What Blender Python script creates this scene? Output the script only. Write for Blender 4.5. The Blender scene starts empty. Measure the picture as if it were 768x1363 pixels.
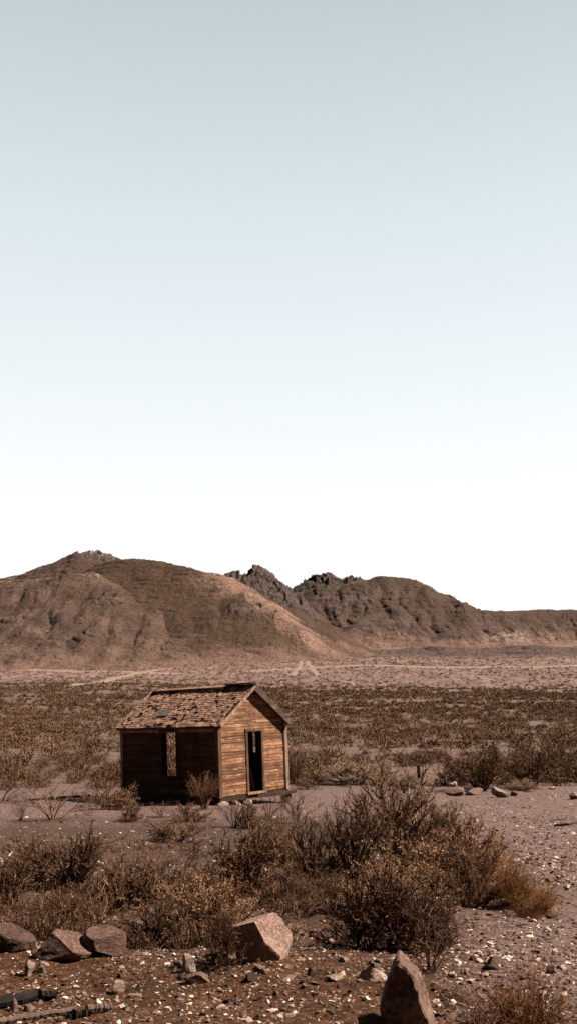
import bpy, math, random
import numpy as np
from mathutils import Vector, Matrix
PI = math.pi
random.seed(7)
S = bpy.context.scene
COL = S.collection
EYE = 1.62
F = 1350.0
TILT = math.atan(243.5 / F)
ct, st = math.cos(TILT), math.sin(TILT)

# ------------------------------------------------------------------ basics
def ray(px, py):
    dx = (px - 384) / F; u = (681.5 - py) / F
    return np.array([dx, ct - u * st, st + u * ct])
def at(px, py, Y):
    d = ray(px, py); k = Y / d[1]
    return np.array([d[0] * k, Y, EYE + d[2] * k])

def _hash(ix, iy, seed):
    n = (ix.astype(np.int64) * 374761393 + iy.astype(np.int64) * 668265263 + seed * 1442695041) & 0xffffffff
    n = ((n ^ (n >> 13)) * 1274126177) & 0xffffffff
    n = (n ^ (n >> 16)) & 0xffffffff
    return n / 4294967296.0
def pn(x, y, seed=0):
    x = np.asarray(x, float); y = np.asarray(y, float)
    ix = np.floor(x); iy = np.floor(y); fx = x - ix; fy = y - iy
    ux = fx * fx * fx * (fx * (fx * 6 - 15) + 10); uy = fy * fy * fy * (fy * (fy * 6 - 15) + 10)
    def g(ox, oy):
        a = _hash(ix + ox, iy + oy, seed) * 2 * PI
        return np.cos(a) * (fx - ox) + np.sin(a) * (fy - oy)
    a = g(0, 0) * (1 - ux) + g(1, 0) * ux
    b = g(0, 1) * (1 - ux) + g(1, 1) * ux
    return (a * (1 - uy) + b * uy) * 1.5
def fbm(x, y, seed=0, o=4, gain=.5):
    r = 0; a = 1; f = 1
    for i in range(o):
        r = r + a * pn(x * f, y * f, seed + i * 17); a *= gain; f *= 2.03
    return r
def ridged(x, y, seed=0, o=4, gain=.5):
    r = 0; a = 1; f = 1
    for i in range(o):
        r = r + a * (1 - 2 * np.abs(pn(x * f, y * f, seed + i * 17))); a *= gain; f *= 2.03
    return r
def sstep(a, b, x):
    t = np.clip((x - a) / (b - a), 0, 1); return t * t * (3 - 2 * t)

# ------------------------------------------------------------------ ground profile (drop below the eye along the view)
TY = np.array([-50, 0, 4, 5, 6, 8, 10, 15, 20, 30, 36, 42, 50, 60, 80, 120, 180, 240, 300, 400, 450, 500, 600, 900, 3000, 9000.])
TD = np.array([1.6, 1.6, 1.62, 1.66, 1.75, 1.9, 2.03, 2.37, 2.72, 3.42, 3.76, 4.0, 4.2, 4.22, 3.9, 3.0, 1.2, -.6, -3.2, -11.5, -17, -22, -31, -46, -60, -60])
_u = np.linspace(math.log(55 + -49), math.log(55 + 8900), 1500)
_v = np.interp(np.exp(_u) - 55, TY, TD)
_k = np.ones(21) / 21
_vs = np.convolve(np.pad(_v, 10, mode='edge'), _k, 'valid')
SH_B = np.array([-2.35, 36.0])                       # front corner of the shack
ROTZ = math.radians(48)
def ground(x, y):
    x = np.asarray(x, float); y = np.asarray(y, float)
    d = np.interp(np.log(np.maximum(y, -45) + 55), _u, _vs)
    z = EYE - d
    r = np.sqrt(x * x + y * y)
    n = .05 * fbm(x / 1.6, y / 1.6, 3) + .012 * fbm(x / .35, y / .35, 5, 2)
    n = n + .12 * pn(x / 9, y / 9, 8) * sstep(6, 20, r) + .35 * pn(x / 40, y / 40, 9) * sstep(50, 120, r)
    n = n + .10 * np.exp(-((x + 1.2) ** 2 / 5 + (y - 7.4) ** 2 / .8))
    sd = np.sqrt((x + 3.3) ** 2 + (y - 38.8) ** 2)
    n = n * (1 - .8 * np.exp(-(sd / 5) ** 2))
    z = z + n
    # low scoured swell of the outwash plain, metres high only far away
    z = z + 1.2 * pn(x / 130, y / 90, 12) * sstep(150, 320, r)
    return z
_SY = np.concatenate([np.linspace(3, 40, 1500), np.geomspace(40, 700, 900)[1:]])
def hit(px, py):
    d = ray(px, py)
    X = d[0] / d[1] * _SY; Z = EYE + d[2] / d[1] * _SY
    G = ground(X, _SY)
    i = int(np.argmax(Z < G)) if (Z < G).any() else len(_SY) - 1
    return X[i], _SY[i], float(G[i])

# ------------------------------------------------------------------ materials
def new_mat(name):
    m = bpy.data.materials.new(name); m.use_nodes = True
    nt = m.node_tree; nt.nodes.clear()
    out = nt.nodes.new('ShaderNodeOutputMaterial'); b = nt.nodes.new('ShaderNodeBsdfPrincipled')
    nt.links.new(b.outputs[0], out.inputs[0])
    b.inputs['Specular IOR Level'].default_value = .15
    b.inputs['Roughness'].default_value = .9
    return m, nt, b
class N:
    """tiny node helper"""
    def __init__(s, nt): s.nt = nt
    def n(s, t, **k):
        o = s.nt.nodes.new('ShaderNode' + t)
        for a, v in k.items(): setattr(o, a, v)
        return o
    def l(s, a, b): s.nt.links.new(a, b)
    def coord(s, which='Object', scale=(1, 1, 1)):
        c = s.n('TexCoord'); m = s.n('Mapping'); m.inputs['Scale'].default_value = scale
        s.l(c.outputs[which], m.inputs[0]); return m.outputs[0]
    def pos(s, scale=(1, 1, 1)):
        c = s.n('NewGeometry'); m = s.n('Mapping'); m.inputs['Scale'].default_value = scale
        s.l(c.outputs['Position'], m.inputs[0]); return m.outputs[0]
    def noise(s, v, scale, detail=4, rough=.6, dist=0):
        o = s.n('TexNoise'); o.inputs['Scale'].default_value = scale; o.inputs['Detail'].default_value = detail
        o.inputs['Roughness'].default_value = rough; o.inputs['Distortion'].default_value = dist
        s.l(v, o.inputs['Vector']); return o.outputs[0]
    def vor(s, v, scale, feature='F1', out='Distance'):
        o = s.n('TexVoronoi'); o.feature = feature; o.inputs['Scale'].default_value = scale
        s.l(v, o.inputs['Vector']); return o.outputs[out]
    def ramp(s, fac, stops):
        o = s.n('ValToRGB'); e = o.color_ramp.elements
        while len(e) < len(stops): e.new(.5)
        for i, (p, c) in enumerate(stops):
            e[i].position = p; e[i].color = (*c, 1) if not isinstance(c, (int, float)) else (c, c, c, 1)
        s.l(fac, o.inputs[0]); return o.outputs[0]
    def mix(s, f, a, b, mode='MIX'):
        o = s.n('MixRGB'); o.blend_type = mode
        for i, v in zip((0, 1, 2), (f, a, b)):
            if isinstance(v, (int, float)): o.inputs[i].default_value = v if i == 0 else (v, v, v, 1)
            elif isinstance(v, tuple): o.inputs[i].default_value = (*v, 1)
            else: s.l(v, o.inputs[i])
        return o.outputs[0]
    def attr(s, name):
        o = s.n('Attribute'); o.attribute_name = name; return o.outputs['Fac']
    def math(s, op, a, b=0., clamp=False):
        o = s.n('Math'); o.operation = op; o.use_clamp = clamp
        for i, v in enumerate((a, b)):
            if isinstance(v, (int, float)): o.inputs[i].default_value = v
            else: s.l(v, o.inputs[i])
        return o.outputs[0]
    def island(s): return s.n('NewGeometry').outputs['Random Per Island']
    def objrand(s): return s.n('ObjectInfo').outputs['Random']
    def bump(s, h, strength, dist, bsdf, prev=None):
        o = s.n('Bump'); o.inputs['Strength'].default_value = strength; o.inputs['Distance'].default_value = dist
        s.l(h, o.inputs['Height'])
        if prev: s.l(prev, o.inputs['Normal'])
        s.l(o.outputs[0], bsdf.inputs['Normal']); return o.outputs[0]

M = {}
K = 1.0
def ground_mat():
    m, nt, b = new_mat('ground'); q = N(nt); p = q.pos()
    n1 = q.noise(p, 1.2, 6, .65); n2 = q.noise(p, 14, 5, .7); n3 = q.noise(p, 90, 4, .7)
    rust = q.ramp(n2, [(.3, (.012, .0042, .0015)), (.5, (.046, .0175, .0060)), (.72, (.112, .048, .019))])
    brown = q.ramp(n2, [(.3, (.017, .0085, .0055)), (.5, (.046, .025, .0165)), (.72, (.098, .058, .041))])
    mauve = q.ramp(n2, [(.3, (.044, .026, .0225)), (.5, (.104, .065, .057)), (.7, (.20, .136, .123))])
    tan = q.ramp(n1, [(.3, (.066, .040, .030)), (.7, (.130, .083, .065))])
    pink = q.ramp(q.noise(q.pos((1, .3, 1)), .30, 8, .78), [(.32, (.052, .032, .026)), (.5, (.118, .073, .060)), (.68, (.215, .145, .120))])
    c = q.mix(q.attr('brown'), rust, brown)
    c = q.mix(q.attr('mauve'), c, mauve)
    c = q.mix(q.attr('plain'), c, tan)
    c = q.mix(q.attr('pink'), c, pink)
    c = q.mix(q.attr('track'), c, (.23, .16, .13))
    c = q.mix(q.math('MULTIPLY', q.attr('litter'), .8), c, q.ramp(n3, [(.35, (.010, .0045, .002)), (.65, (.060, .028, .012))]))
    # pebble flecks set in the soil
    v = q.n('TexVoronoi'); v.inputs['Scale'].default_value = 34; q.l(p, v.inputs['Vector'])
    fleck = q.math('LESS_THAN', v.outputs['Distance'], .26)
    sep = q.n('SeparateColor'); q.l(v.outputs['Color'], sep.inputs[0])
    some = q.math('GREATER_THAN', sep.outputs[0], .62)
    fc = q.ramp(sep.outputs[1], [(0, (.06, .035, .026)), (.6, (.17, .11, .085)), (1, (.36, .26, .21))])
    near = q.math('SUBTRACT', 1., q.attr('plain'), True)
    c = q.mix(q.math('MULTIPLY', q.math('MULTIPLY', fleck, some), near), c, fc)
    q.l(c, b.inputs['Base Color'])
    h = q.math('ADD', q.math('MULTIPLY', n2, .6), q.math('MULTIPLY', n3, .25))
    h = q.math('ADD', h, q.math('MULTIPLY', fleck, .12))
    nrm = q.bump(h, 1., .035, b)
    q.bump(q.noise(p, 2.2, 5, .65), .7, .12, b, nrm)
    return m
def hill_mat():
    m, nt, b = new_mat('hillside'); q = N(nt); p = q.pos()
    n0 = q.noise(p, .018, 5, .6); n1 = q.noise(p, .09, 8, .7); n2 = q.noise(p, .55, 6, .75)
    base = q.ramp(n1, [(.3, (.054, .031, .024)), (.5, (.094, .058, .045)), (.7, (.150, .098, .080))])
    ol = q.ramp(n2, [(.3, (.054, .032, .022)), (.7, (.102, .064, .046))])
    c = q.mix(q.ramp(n0, [(.42, 0.), (.58, 1.)]), base, ol)
    c = q.mix(q.attr('smooth'), c, q.ramp(n2, [(.25, (.054, .031, .019)), (.75, (.102, .061, .038))]))
    c = q.mix(q.attr('scree'), c, q.ramp(n2, [(.3, (.19, .106, .082)), (.7, (.32, .20, .158))]))
    rock = q.ramp(n2, [(.3, (.040, .028, .024)), (.5, (.090, .065, .057)), (.7, (.19, .145, .13))])
    c = q.mix(q.attr('rock'), c, rock)
    c = q.mix(q.attr('bench'), c, q.ramp(n2, [(.3, (.090, .058, .050)), (.7, (.155, .105, .092))]))
    c = q.mix(q.attr('pale'), c, q.ramp(n2, [(.3, (.16, .11, .085)), (.6, (.40, .31, .26))]))
    # scattered scrub specks on the slopes
    v = q.vor(q.pos((1, .6, 1)), .60)
    dots = q.math('MULTIPLY', q.math('LESS_THAN', v, .30), q.math('GREATER_THAN', n1, .42))
    c = q.mix(q.math('MULTIPLY', dots, .55), c, (.026, .016, .010))
    c = q.mix(1., c, q.ramp(q.noise(p, 1.6, 4, .8), [(.35, .68), (.65, 1.4)]), 'MULTIPLY')
    q.l(c, b.inputs['Base Color'])
    nrm = q.bump(q.noise(p, 1.1, 6, .8), 1., 1.6, b)
    q.bump(n1, .8, 5., b, nrm)
    return m
def rock_mat(name, dark, mid, light, sc=6., strata=False):
    m, nt, b = new_mat(name); q = N(nt)
    p = q.coord('Object', (1, 1, 3) if strata else (1, 1, 1))
    n = q.noise(p, sc, 7, .7); n2 = q.noise(p, sc * 6, 5, .7)
    c = q.ramp(n, [(.3, dark), (.5, mid), (.72, light)])
    c = q.mix(q.ramp(n2, [(.45, 0.), (.7, .6)]), c, tuple(min(1, x * 1.5) for x in light))
    r = q.objrand(); c = q.mix(1., c, q.ramp(r, [(0, .65), (1, 1.25)]), 'MULTIPLY')
    q.l(c, b.inputs['Base Color'])
    nr = q.bump(n2, .8, .012, b); q.bump(n, .9, .05, b, nr)
    return m
def gravel_mat():
    m, nt, b = new_mat('gravel_stone'); q = N(nt)
    r = q.island()
    c = q.ramp(r, [(0, (.045, .024, .016)), (.35, (.095, .055, .040)), (.7, (.17, .11, .085)), (.88, (.32, .23, .18)), (1, (.62, .50, .42))])
    c = q.mix(.5, c, q.ramp(q.noise(q.pos(), 60, 4), [(.3, .55), (.7, 1.3)]), 'MULTIPLY')
    q.l(c, b.inputs['Base Color']); return m
def foliage_mat(name, stops, jitter=True):
    m, nt, b = new_mat(name); q = N(nt)
    c = q.ramp(q.island(), stops)
    if jitter:
        c = q.mix(1., c, q.ramp(q.noise(q.pos(), 3., 3), [(.3, .7), (.7, 1.3)]), 'MULTIPLY')
        c = q.mix(1., c, q.ramp(q.objrand(), [(0, .8), (1, 1.2)]), 'MULTIPLY')
    q.l(c, b.inputs['Base Color']); return m
def wood_mat(name, dark, mid, light, axis=0, sc=1., bare=None):
    """weathered boards, grain along local axis"""
    m, nt, b = new_mat(name); q = N(nt)
    s = [9 * sc] * 3; s[axis] = .7 * sc
    p = q.coord('Object', tuple(s))
    n = q.noise(p, 1.6, 7, .7); n2 = q.noise(q.coord('Object'), 2.2, 5, .65)
    c = q.ramp(n, [(.3, dark), (.5, mid), (.72, light)])
    c = q.mix(1., c, q.ramp(q.island(), [(0, .55), (.5, .95), (1, 1.35)]), 'MULTIPLY')
    c = q.mix(.75, c, q.ramp(n2, [(.35, .55), (.6, 1.25)]), 'MULTIPLY')
    if bare: c = q.mix(q.ramp(q.noise(q.coord(), 4.5, 5, .7), [(.50, 0.), (.66, .75)]), c, tuple(v * .28 for v in mid))
    if bare: c = q.mix(q.ramp(q.noise(p, 3.1, 4, .6, .4), [(.60, 0.), (.68, .85)]), c, bare)
    q.l(c, b.inputs['Base Color'])
    q.bump(n, .6, .0025, b)
    return m
def plain_mat(name, c, rough=.9, metallic=0):
    m, nt, b = new_mat(name); q = N(nt)
    cc = q.mix(1., c, q.ramp(q.noise(q.coord(), 7, 5), [(.3, .6), (.7, 1.3)]), 'MULTIPLY')
    q.l(cc, b.inputs['Base Color']); b.inputs['Roughness'].default_value = rough; b.inputs['Metallic'].default_value = metallic
    return m
M['ground'] = ground_mat(); M['hill'] = hill_mat(); M['gravel'] = gravel_mat()
M['boulder'] = rock_mat('boulder_pink', (.060, .032, .024), (.155, .092, .073), (.36, .24, .195), 9)
M['strata'] = rock_mat('boulder_brown', (.026, .014, .010), (.066, .037, .027), (.145, .087, .067), 5, True)
M['finrock'] = rock_mat('fin_rock_brown', (.040, .021, .015), (.125, .072, .055), (.30, .19, .15), 6)
M['stone'] = rock_mat('stone_pale', (.10, .062, .046), (.22, .150, .12), (.42, .32, .26), 12)
M['stone_dark'] = rock_mat('stone_brown', (.045, .026, .018), (.10, .062, .046), (.18, .12, .095), 12)
M['stem'] = foliage_mat('shrub_stem', [(0, (0.0243, 0.0121, 0.0068)), (.6, (0.1080, 0.0540, 0.0311)), (1, (0.2565, 0.1458, 0.0918))])
M['stem_pale'] = foliage_mat('shrub_stem_pale', [(0, (.04, .024, .016)), (.6, (.10, .062, .043)), (1, (.24, .165, .125))])
M['leafA'] = foliage_mat('leaf_olive_brown', [(0, (0.0290, 0.0158, 0.0079)), (.6, (0.1449, 0.0803, 0.0395)), (1, (0.3162, 0.1845, 0.1001))])
M['leafB'] = foliage_mat('leaf_dark_brown', [(0, (0.0112, 0.0056, 0.0034)), (.6, (0.0672, 0.0347, 0.0179)), (1, (0.2352, 0.1322, 0.0762))])
M['leafR'] = foliage_mat('leaf_rust', [(0, (0.0299, 0.0109, 0.0054)), (.6, (0.1292, 0.0490, 0.0204)), (1, (0.2720, 0.1197, 0.0517))])
M['tuft'] = foliage_mat('dry_blade_golden', [(0, (0.0587, 0.0244, 0.0078)), (.6, (0.2541, 0.1221, 0.0439)), (1, (0.4105, 0.2248, 0.0928))])
M['undertwig'] = foliage_mat('dead_twig', [(0, (0.0150, 0.0067, 0.0037)), (.6, (0.0562, 0.0270, 0.0142)), (1, (0.1275, 0.0675, 0.0375))])
M['leafE'] = foliage_mat('leaf_tan', [(0, (0.0530, 0.0283, 0.0159)), (.5, (0.2387, 0.1370, 0.0796)), (1, (0.4420, 0.2740, 0.1724))])
M['leafP'] = foliage_mat('leaf_straw', [(0, (.14, .088, .058)), (.6, (.32, .21, .145)), (1, (.50, .35, .26))])
M['far'] = foliage_mat('scrub_leaf', [(0, (0.0592, 0.0332, 0.0173)), (.6, (0.1304, 0.0758, 0.0434)), (1, (0.2053, 0.1264, 0.0774))])
M['far2'] = foliage_mat('scrub_leaf_pale', [(0, (.085, .053, .036)), (1, (.19, .122, .088))])

# ------------------------------------------------------------------ mesh helpers
def mesh(name, V, Fc, mat=None, smooth=False, attrs=None):
    V = np.ascontiguousarray(V, np.float32); Fc = np.ascontiguousarray(Fc, np.int32)
    me = bpy.data.meshes.new(name); k = Fc.shape[1]
    me.vertices.add(len(V)); me.vertices.foreach_set('co', V.ravel())
    me.loops.add(Fc.size); me.loops.foreach_set('vertex_index', Fc.ravel())
    me.polygons.add(len(Fc)); me.polygons.foreach_set('loop_start', np.arange(0, Fc.size, k, dtype=np.int32))
    me.polygons.foreach_set('use_smooth', np.full(len(Fc), bool(smooth)))
    for n_, a in (attrs or {}).items():
        at_ = me.attributes.new(n_, 'FLOAT', 'POINT'); at_.data.foreach_set('value', np.ascontiguousarray(a, np.float32))
    me.update(calc_edges=True); me.validate()
    if mat: me.materials.append(mat)
    return me
def link(name, me, parent=None, loc=(0, 0, 0), **props):
    o = bpy.data.objects.new(name, me); COL.objects.link(o); o.location = loc
    if parent: o.parent = parent
    for k, v in props.items(): o[k] = v
    return o
def grid_faces(nr, nc):
    i = np.arange(nr - 1)[:, None] * nc + np.arange(nc - 1)[None, :]
    return np.stack([i, i + 1, i + nc + 1, i + nc], -1).reshape(-1, 4)
BOXF = np.array([[0, 3, 2, 1], [4, 5, 6, 7], [0, 1, 5, 4], [1, 2, 6, 5], [2, 3, 7, 6], [3, 0, 4, 7]])
class MB:
    """collects eight-cornered pieces"""
    def __init__(s): s.V = []; s.F = []
    def hexa(s, P):
        s.F.append(BOXF + 8 * len(s.V)); s.V.append(np.array(P, float)); return s
    def box(s, x0, x1, y0, y1, z0, z1):
        return s.hexa([(x0, y0, z0), (x1, y0, z0), (x1, y1, z0), (x0, y1, z0), (x0, y0, z1), (x1, y0, z1), (x1, y1, z1), (x0, y1, z1)])
    def beam(s, a, b, w, h, up=(0, 0, 1)):
        a = Vector(a); b = Vector(b); d = (b - a).normalized(); u = Vector(up); side = d.cross(u).normalized() * w / 2; u = side.cross(d).normalized() * h / 2
        P = []
        for e in (a, b): P += [e - side - u, e + side - u, e + side + u, e - side + u]
        return s.hexa([tuple(p) for p in P])
    def build(s, name, mat, parent=None, **pr):
        me = mesh(name, np.concatenate(s.V), np.concatenate(s.F), mat)
        import bmesh
        bm = bmesh.new(); bm.from_mesh(me); bmesh.ops.recalc_face_normals(bm, faces=bm.faces); bm.to_mesh(me); bm.free()
        return link(name, me, parent, **pr)
def ico(sub):
    import bmesh
    bm = bmesh.new(); bmesh.ops.create_icosphere(bm, subdivisions=sub, radius=1)
    V = np.array([v.co[:] for v in bm.verts]); Fc = np.array([[v.index for v in f.verts] for f in bm.faces]); bm.free()
    return V, Fc
ICO = {k: ico(k) for k in (1, 2, 3, 5)}
def noise3(P, sc, seed):
    return (pn(P[:, 0] * sc + 7.1, P[:, 1] * sc + P[:, 2] * sc * .7, seed) + pn(P[:, 1] * sc + 3.3, P[:, 2] * sc - P[:, 0] * sc * .6, seed + 5) + pn(P[:, 2] * sc, P[:, 0] * sc + P[:, 1] * sc * .5, seed + 9)) / 2
def rock_verts(rng, sub, cuts=9, depth=(.45, .85), rough=.06, planes=()):
    V, Fc = ICO[sub]; V = V.copy()
    for n_, d in planes:
        n_ = np.array(n_, float); n_ /= np.linalg.norm(n_)
        k = V @ n_ - d; V -= np.maximum(k, 0)[:, None] * n_
    for _ in range(cuts):
        n_ = rng.normal(size=3); n_ /= np.linalg.norm(n_); d = rng.uniform(*depth)
        k = V @ n_ - d; V -= np.maximum(k, 0)[:, None] * n_
    if rough: V = V * (1 + rough * noise3(V, 2.2, int(rng.integers(1, 99))) + rough * .4 * noise3(V, 7., int(rng.integers(1, 99))))[:, None]
    return V, Fc
def tube_mesh(P, R, sides=3):
    """P (n,k,3) polylines, R (n,k) radii"""
    n, k, _ = P.shape
    d = P[:, -1] - P[:, 0]; d /= np.linalg.norm(d, axis=1)[:, None] + 1e-9
    ref = np.where(np.abs(d[:, 2:3]) > .9, np.array([[1., 0, 0]]), np.array([[0, 0, 1.]]))
    a = np.cross(d, ref); a /= np.linalg.norm(a, axis=1)[:, None] + 1e-9; b = np.cross(d, a)
    ang = np.arange(sides) * 2 * PI / sides
    ring = np.cos(ang)[None, :, None] * a[:, None] + np.sin(ang)[None, :, None] * b[:, None]
    V = P[:, :, None] + R[:, :, None, None] * ring[:, None]
    base = (np.arange(n) * k * sides)[:, None, None]
    i = np.arange(k - 1)[None, :, None] * sides; j = np.arange(sides)[None, None, :]; j2 = (j + 1) % sides
    Fc = np.stack([base + i + j, base + i + j2, base + i + sides + j2, base + i + sides + j], -1).reshape(-1, 4)
    return V.reshape(-1, 3), Fc
def leaf_mesh(C, A, L, W, rng):
    n = len(C); A = A / (np.linalg.norm(A, axis=1)[:, None] + 1e-9)
    r = rng.normal(size=(n, 3)); B = np.cross(A, r); B /= np.linalg.norm(B, axis=1)[:, None] + 1e-9
    L = L[:, None]; W = W[:, None]
    V = np.stack([C, C + A * L * .5 + B * W * .5, C + A * L, C + A * L * .5 - B * W * .5], 1)
    return V.reshape(-1, 3), np.arange(4 * n).reshape(-1, 4)

# ------------------------------------------------------------------ shrubs
def bez(a, c, b, k):
    t = np.linspace(0, 1, k)[None, :, None]
    return (1 - t) ** 2 * a[:, None] + 2 * t * (1 - t) * c[:, None] + t * t * b[:, None]
def grow(seed, n=22, foot=.05, H=1., spread=.95, br=(7, 5), up=.35, leaf=(4, .02, .012), rad=.006, wig=.3, lean=0., tipbias=.5, lens=(.42, .3), inner=.75):
    """a shrub of unit width and height H: woody polylines and leaf lozenges"""
    rng = np.random.default_rng(seed); k = 5
    th = np.sqrt(rng.uniform(0, 1, n)) * spread * PI / 2; ph = rng.uniform(0, 2 * PI, n); q = rng.uniform(inner, 1.08, n)
    lobes = 1 + .22 * np.sin(ph * 3 + seed) + .12 * np.sin(ph * 5 + 2 * seed)
    tip = np.stack([.5 * np.sin(th) * np.cos(ph) * q * lobes + lean * H * np.cos(th), .5 * np.sin(th) * np.sin(ph) * q * lobes, H * (np.cos(th) ** .8) * q], 1)
    base = np.stack([foot * np.cos(ph) * rng.uniform(0, 1, n), foot * np.sin(ph) * rng.uniform(0, 1, n), np.full(n, -.03)], 1)
    c = base * .5 + tip * .5 * np.array([.7, .7, 1]) + rng.normal(size=(n, 3)) * .04; c[:, 2] += up * .2 * H
    P = bez(base, c, tip, k); levels = [(P, rad, rad * .45)]
    cur = P; r = rad * .6
    for li, m in enumerate(br):
        N_ = len(cur); idx = np.repeat(np.arange(N_), m)
        t = 1 - rng.uniform(0, 1, N_ * m) ** (1 + tipbias) * .75
        f = t * (k - 1); i0 = np.minimum(f.astype(int), k - 2); w = (f - i0)[:, None]
        p0 = cur[idx, i0] * (1 - w) + cur[idx, i0 + 1] * w
        tan = cur[idx, i0 + 1] - cur[idx, i0]; tan /= np.linalg.norm(tan, axis=1)[:, None] + 1e-9
        ln = np.linalg.norm(cur[idx, -1] - cur[idx, 0], axis=1) * lens[min(li, 1)] * rng.uniform(.5, 1.3, N_ * m)
        d = tan + rng.normal(size=(N_ * m, 3)) * .55 + np.array([0, 0, up]); d /= np.linalg.norm(d, axis=1)[:, None]
        e = p0 + d * ln[:, None]; e[:, 2] = np.maximum(e[:, 2], .01)
        cc = (p0 + e) / 2 + rng.normal(size=(N_ * m, 3)) * ln[:, None] * wig * .3
        cur = bez(p0, cc, e, k); levels.append((cur, r, r * .5)); r *= .55
    PV, PF = [], []; off = 0
    for Pn, r0, r1 in levels:
        kk = Pn[:, ::2] if Pn is not levels[0][0] else Pn
        R = np.linspace(r0, r1, kk.shape[1])[None].repeat(len(kk), 0)
        V, Fc = tube_mesh(kk, R); PV.append(V); PF.append(Fc + off); off += len(V)
    stems = (np.concatenate(PV), np.concatenate(PF)); leaves = None
    m, L, W = leaf
    if m:
        tw = levels[-1][0]; N_ = len(tw); idx = np.repeat(np.arange(N_), m)
        t = rng.uniform(.1, 1, N_ * m); f = t * (k - 1); i0 = np.minimum(f.astype(int), k - 2); w = (f - i0)[:, None]
        C = tw[idx, i0] * (1 - w) + tw[idx, i0 + 1] * w
        d = tw[idx, -1] - tw[idx, 0]; d /= np.linalg.norm(d, axis=1)[:, None] + 1e-9
        A = d + rng.normal(size=C.shape) * .6
        leaves = leaf_mesh(C, A, L * rng.uniform(.5, 1.3, len(C)), W * rng.uniform(.6, 1.3, len(C)), rng)
    return stems, leaves
KINDS = {
    'A': dict(n=30, foot=.09, H=.9, spread=.70, br=(8, 7), up=.35, leaf=(5, .017, .008), rad=.011, inner=.6),
    'B': dict(n=48, foot=.22, H=.6, spread=1., br=(9, 8), up=.3, leaf=(6, .015, .007), rad=.010, inner=.45),
    'C': dict(n=230, foot=.16, H=.7, spread=.86, br=(5,), up=.4, leaf=(6, .05, .0045), rad=.0035, lens=(.5, .5), inner=.5),
    'D': dict(n=13, H=.7, spread=.75, br=(4, 3), up=.25, leaf=(0, 0, 0), rad=.009, wig=.6, lens=(.45, .4)),
    'E': dict(n=60, foot=.24, H=.62, spread=.97, br=(8, 7), up=.5, leaf=(10, .030, .0050), rad=.007, inner=.55),
    'T': dict(n=16, H=.8, spread=.6, br=(5, 4), up=.3, leaf=(1, .02, .010), rad=.008, wig=.5, inner=.6),
}
SH = {}
def proto(kind, seed):
    key = (kind, seed)
    if key not in SH:
        (sv, sf), lv = grow(seed * 13 + ord(kind), **KINDS[kind])
        SH[key] = (sv, sf, lv, {})
    return SH[key]
def proto_mesh(kind, seed, leafmat, stemmat):
    sv, sf, lv, cache = proto(kind, seed)
    k = (leafmat, stemmat)
    if k not in cache:
        a = mesh('stems', sv, sf, M[stemmat]); b = mesh('foliage', lv[0], lv[1], M[leafmat]) if lv else None
        cache[k] = (a, b)
    return cache[k]
BUSHPOS = []
def bush(px, py, w, h, kind, leaf, label, stem='stem', seed=1, name='desert_shrub', cat='shrub', group='shrubs in front of and around the shack', rot=None, lean=None):
    x, y, z = hit(px, py)
    s = w * y / F / .86; sz = h * y / F / (KINDS[kind]['H'] * (1.2 if kind in 'AT' else 1.12))
    ms, ml = proto_mesh(kind, seed, leaf, leaf if kind == 'C' else stem)
    e = bpy.data.objects.new(name, None); COL.objects.link(e); e.empty_display_size = .2
    e.location = (x, y, z - .02); e.rotation_euler = (0, lean or 0, rot if rot is not None else random.uniform(0, 6.28)); e.scale = (s, s, sz)
    e['label'] = label; e['category'] = cat; e['group'] = group
    link('stems', ms, e)
    if ml: link('foliage', ml, e)
    BUSHPOS.append((x, y, s * .5))
    return e
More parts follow.
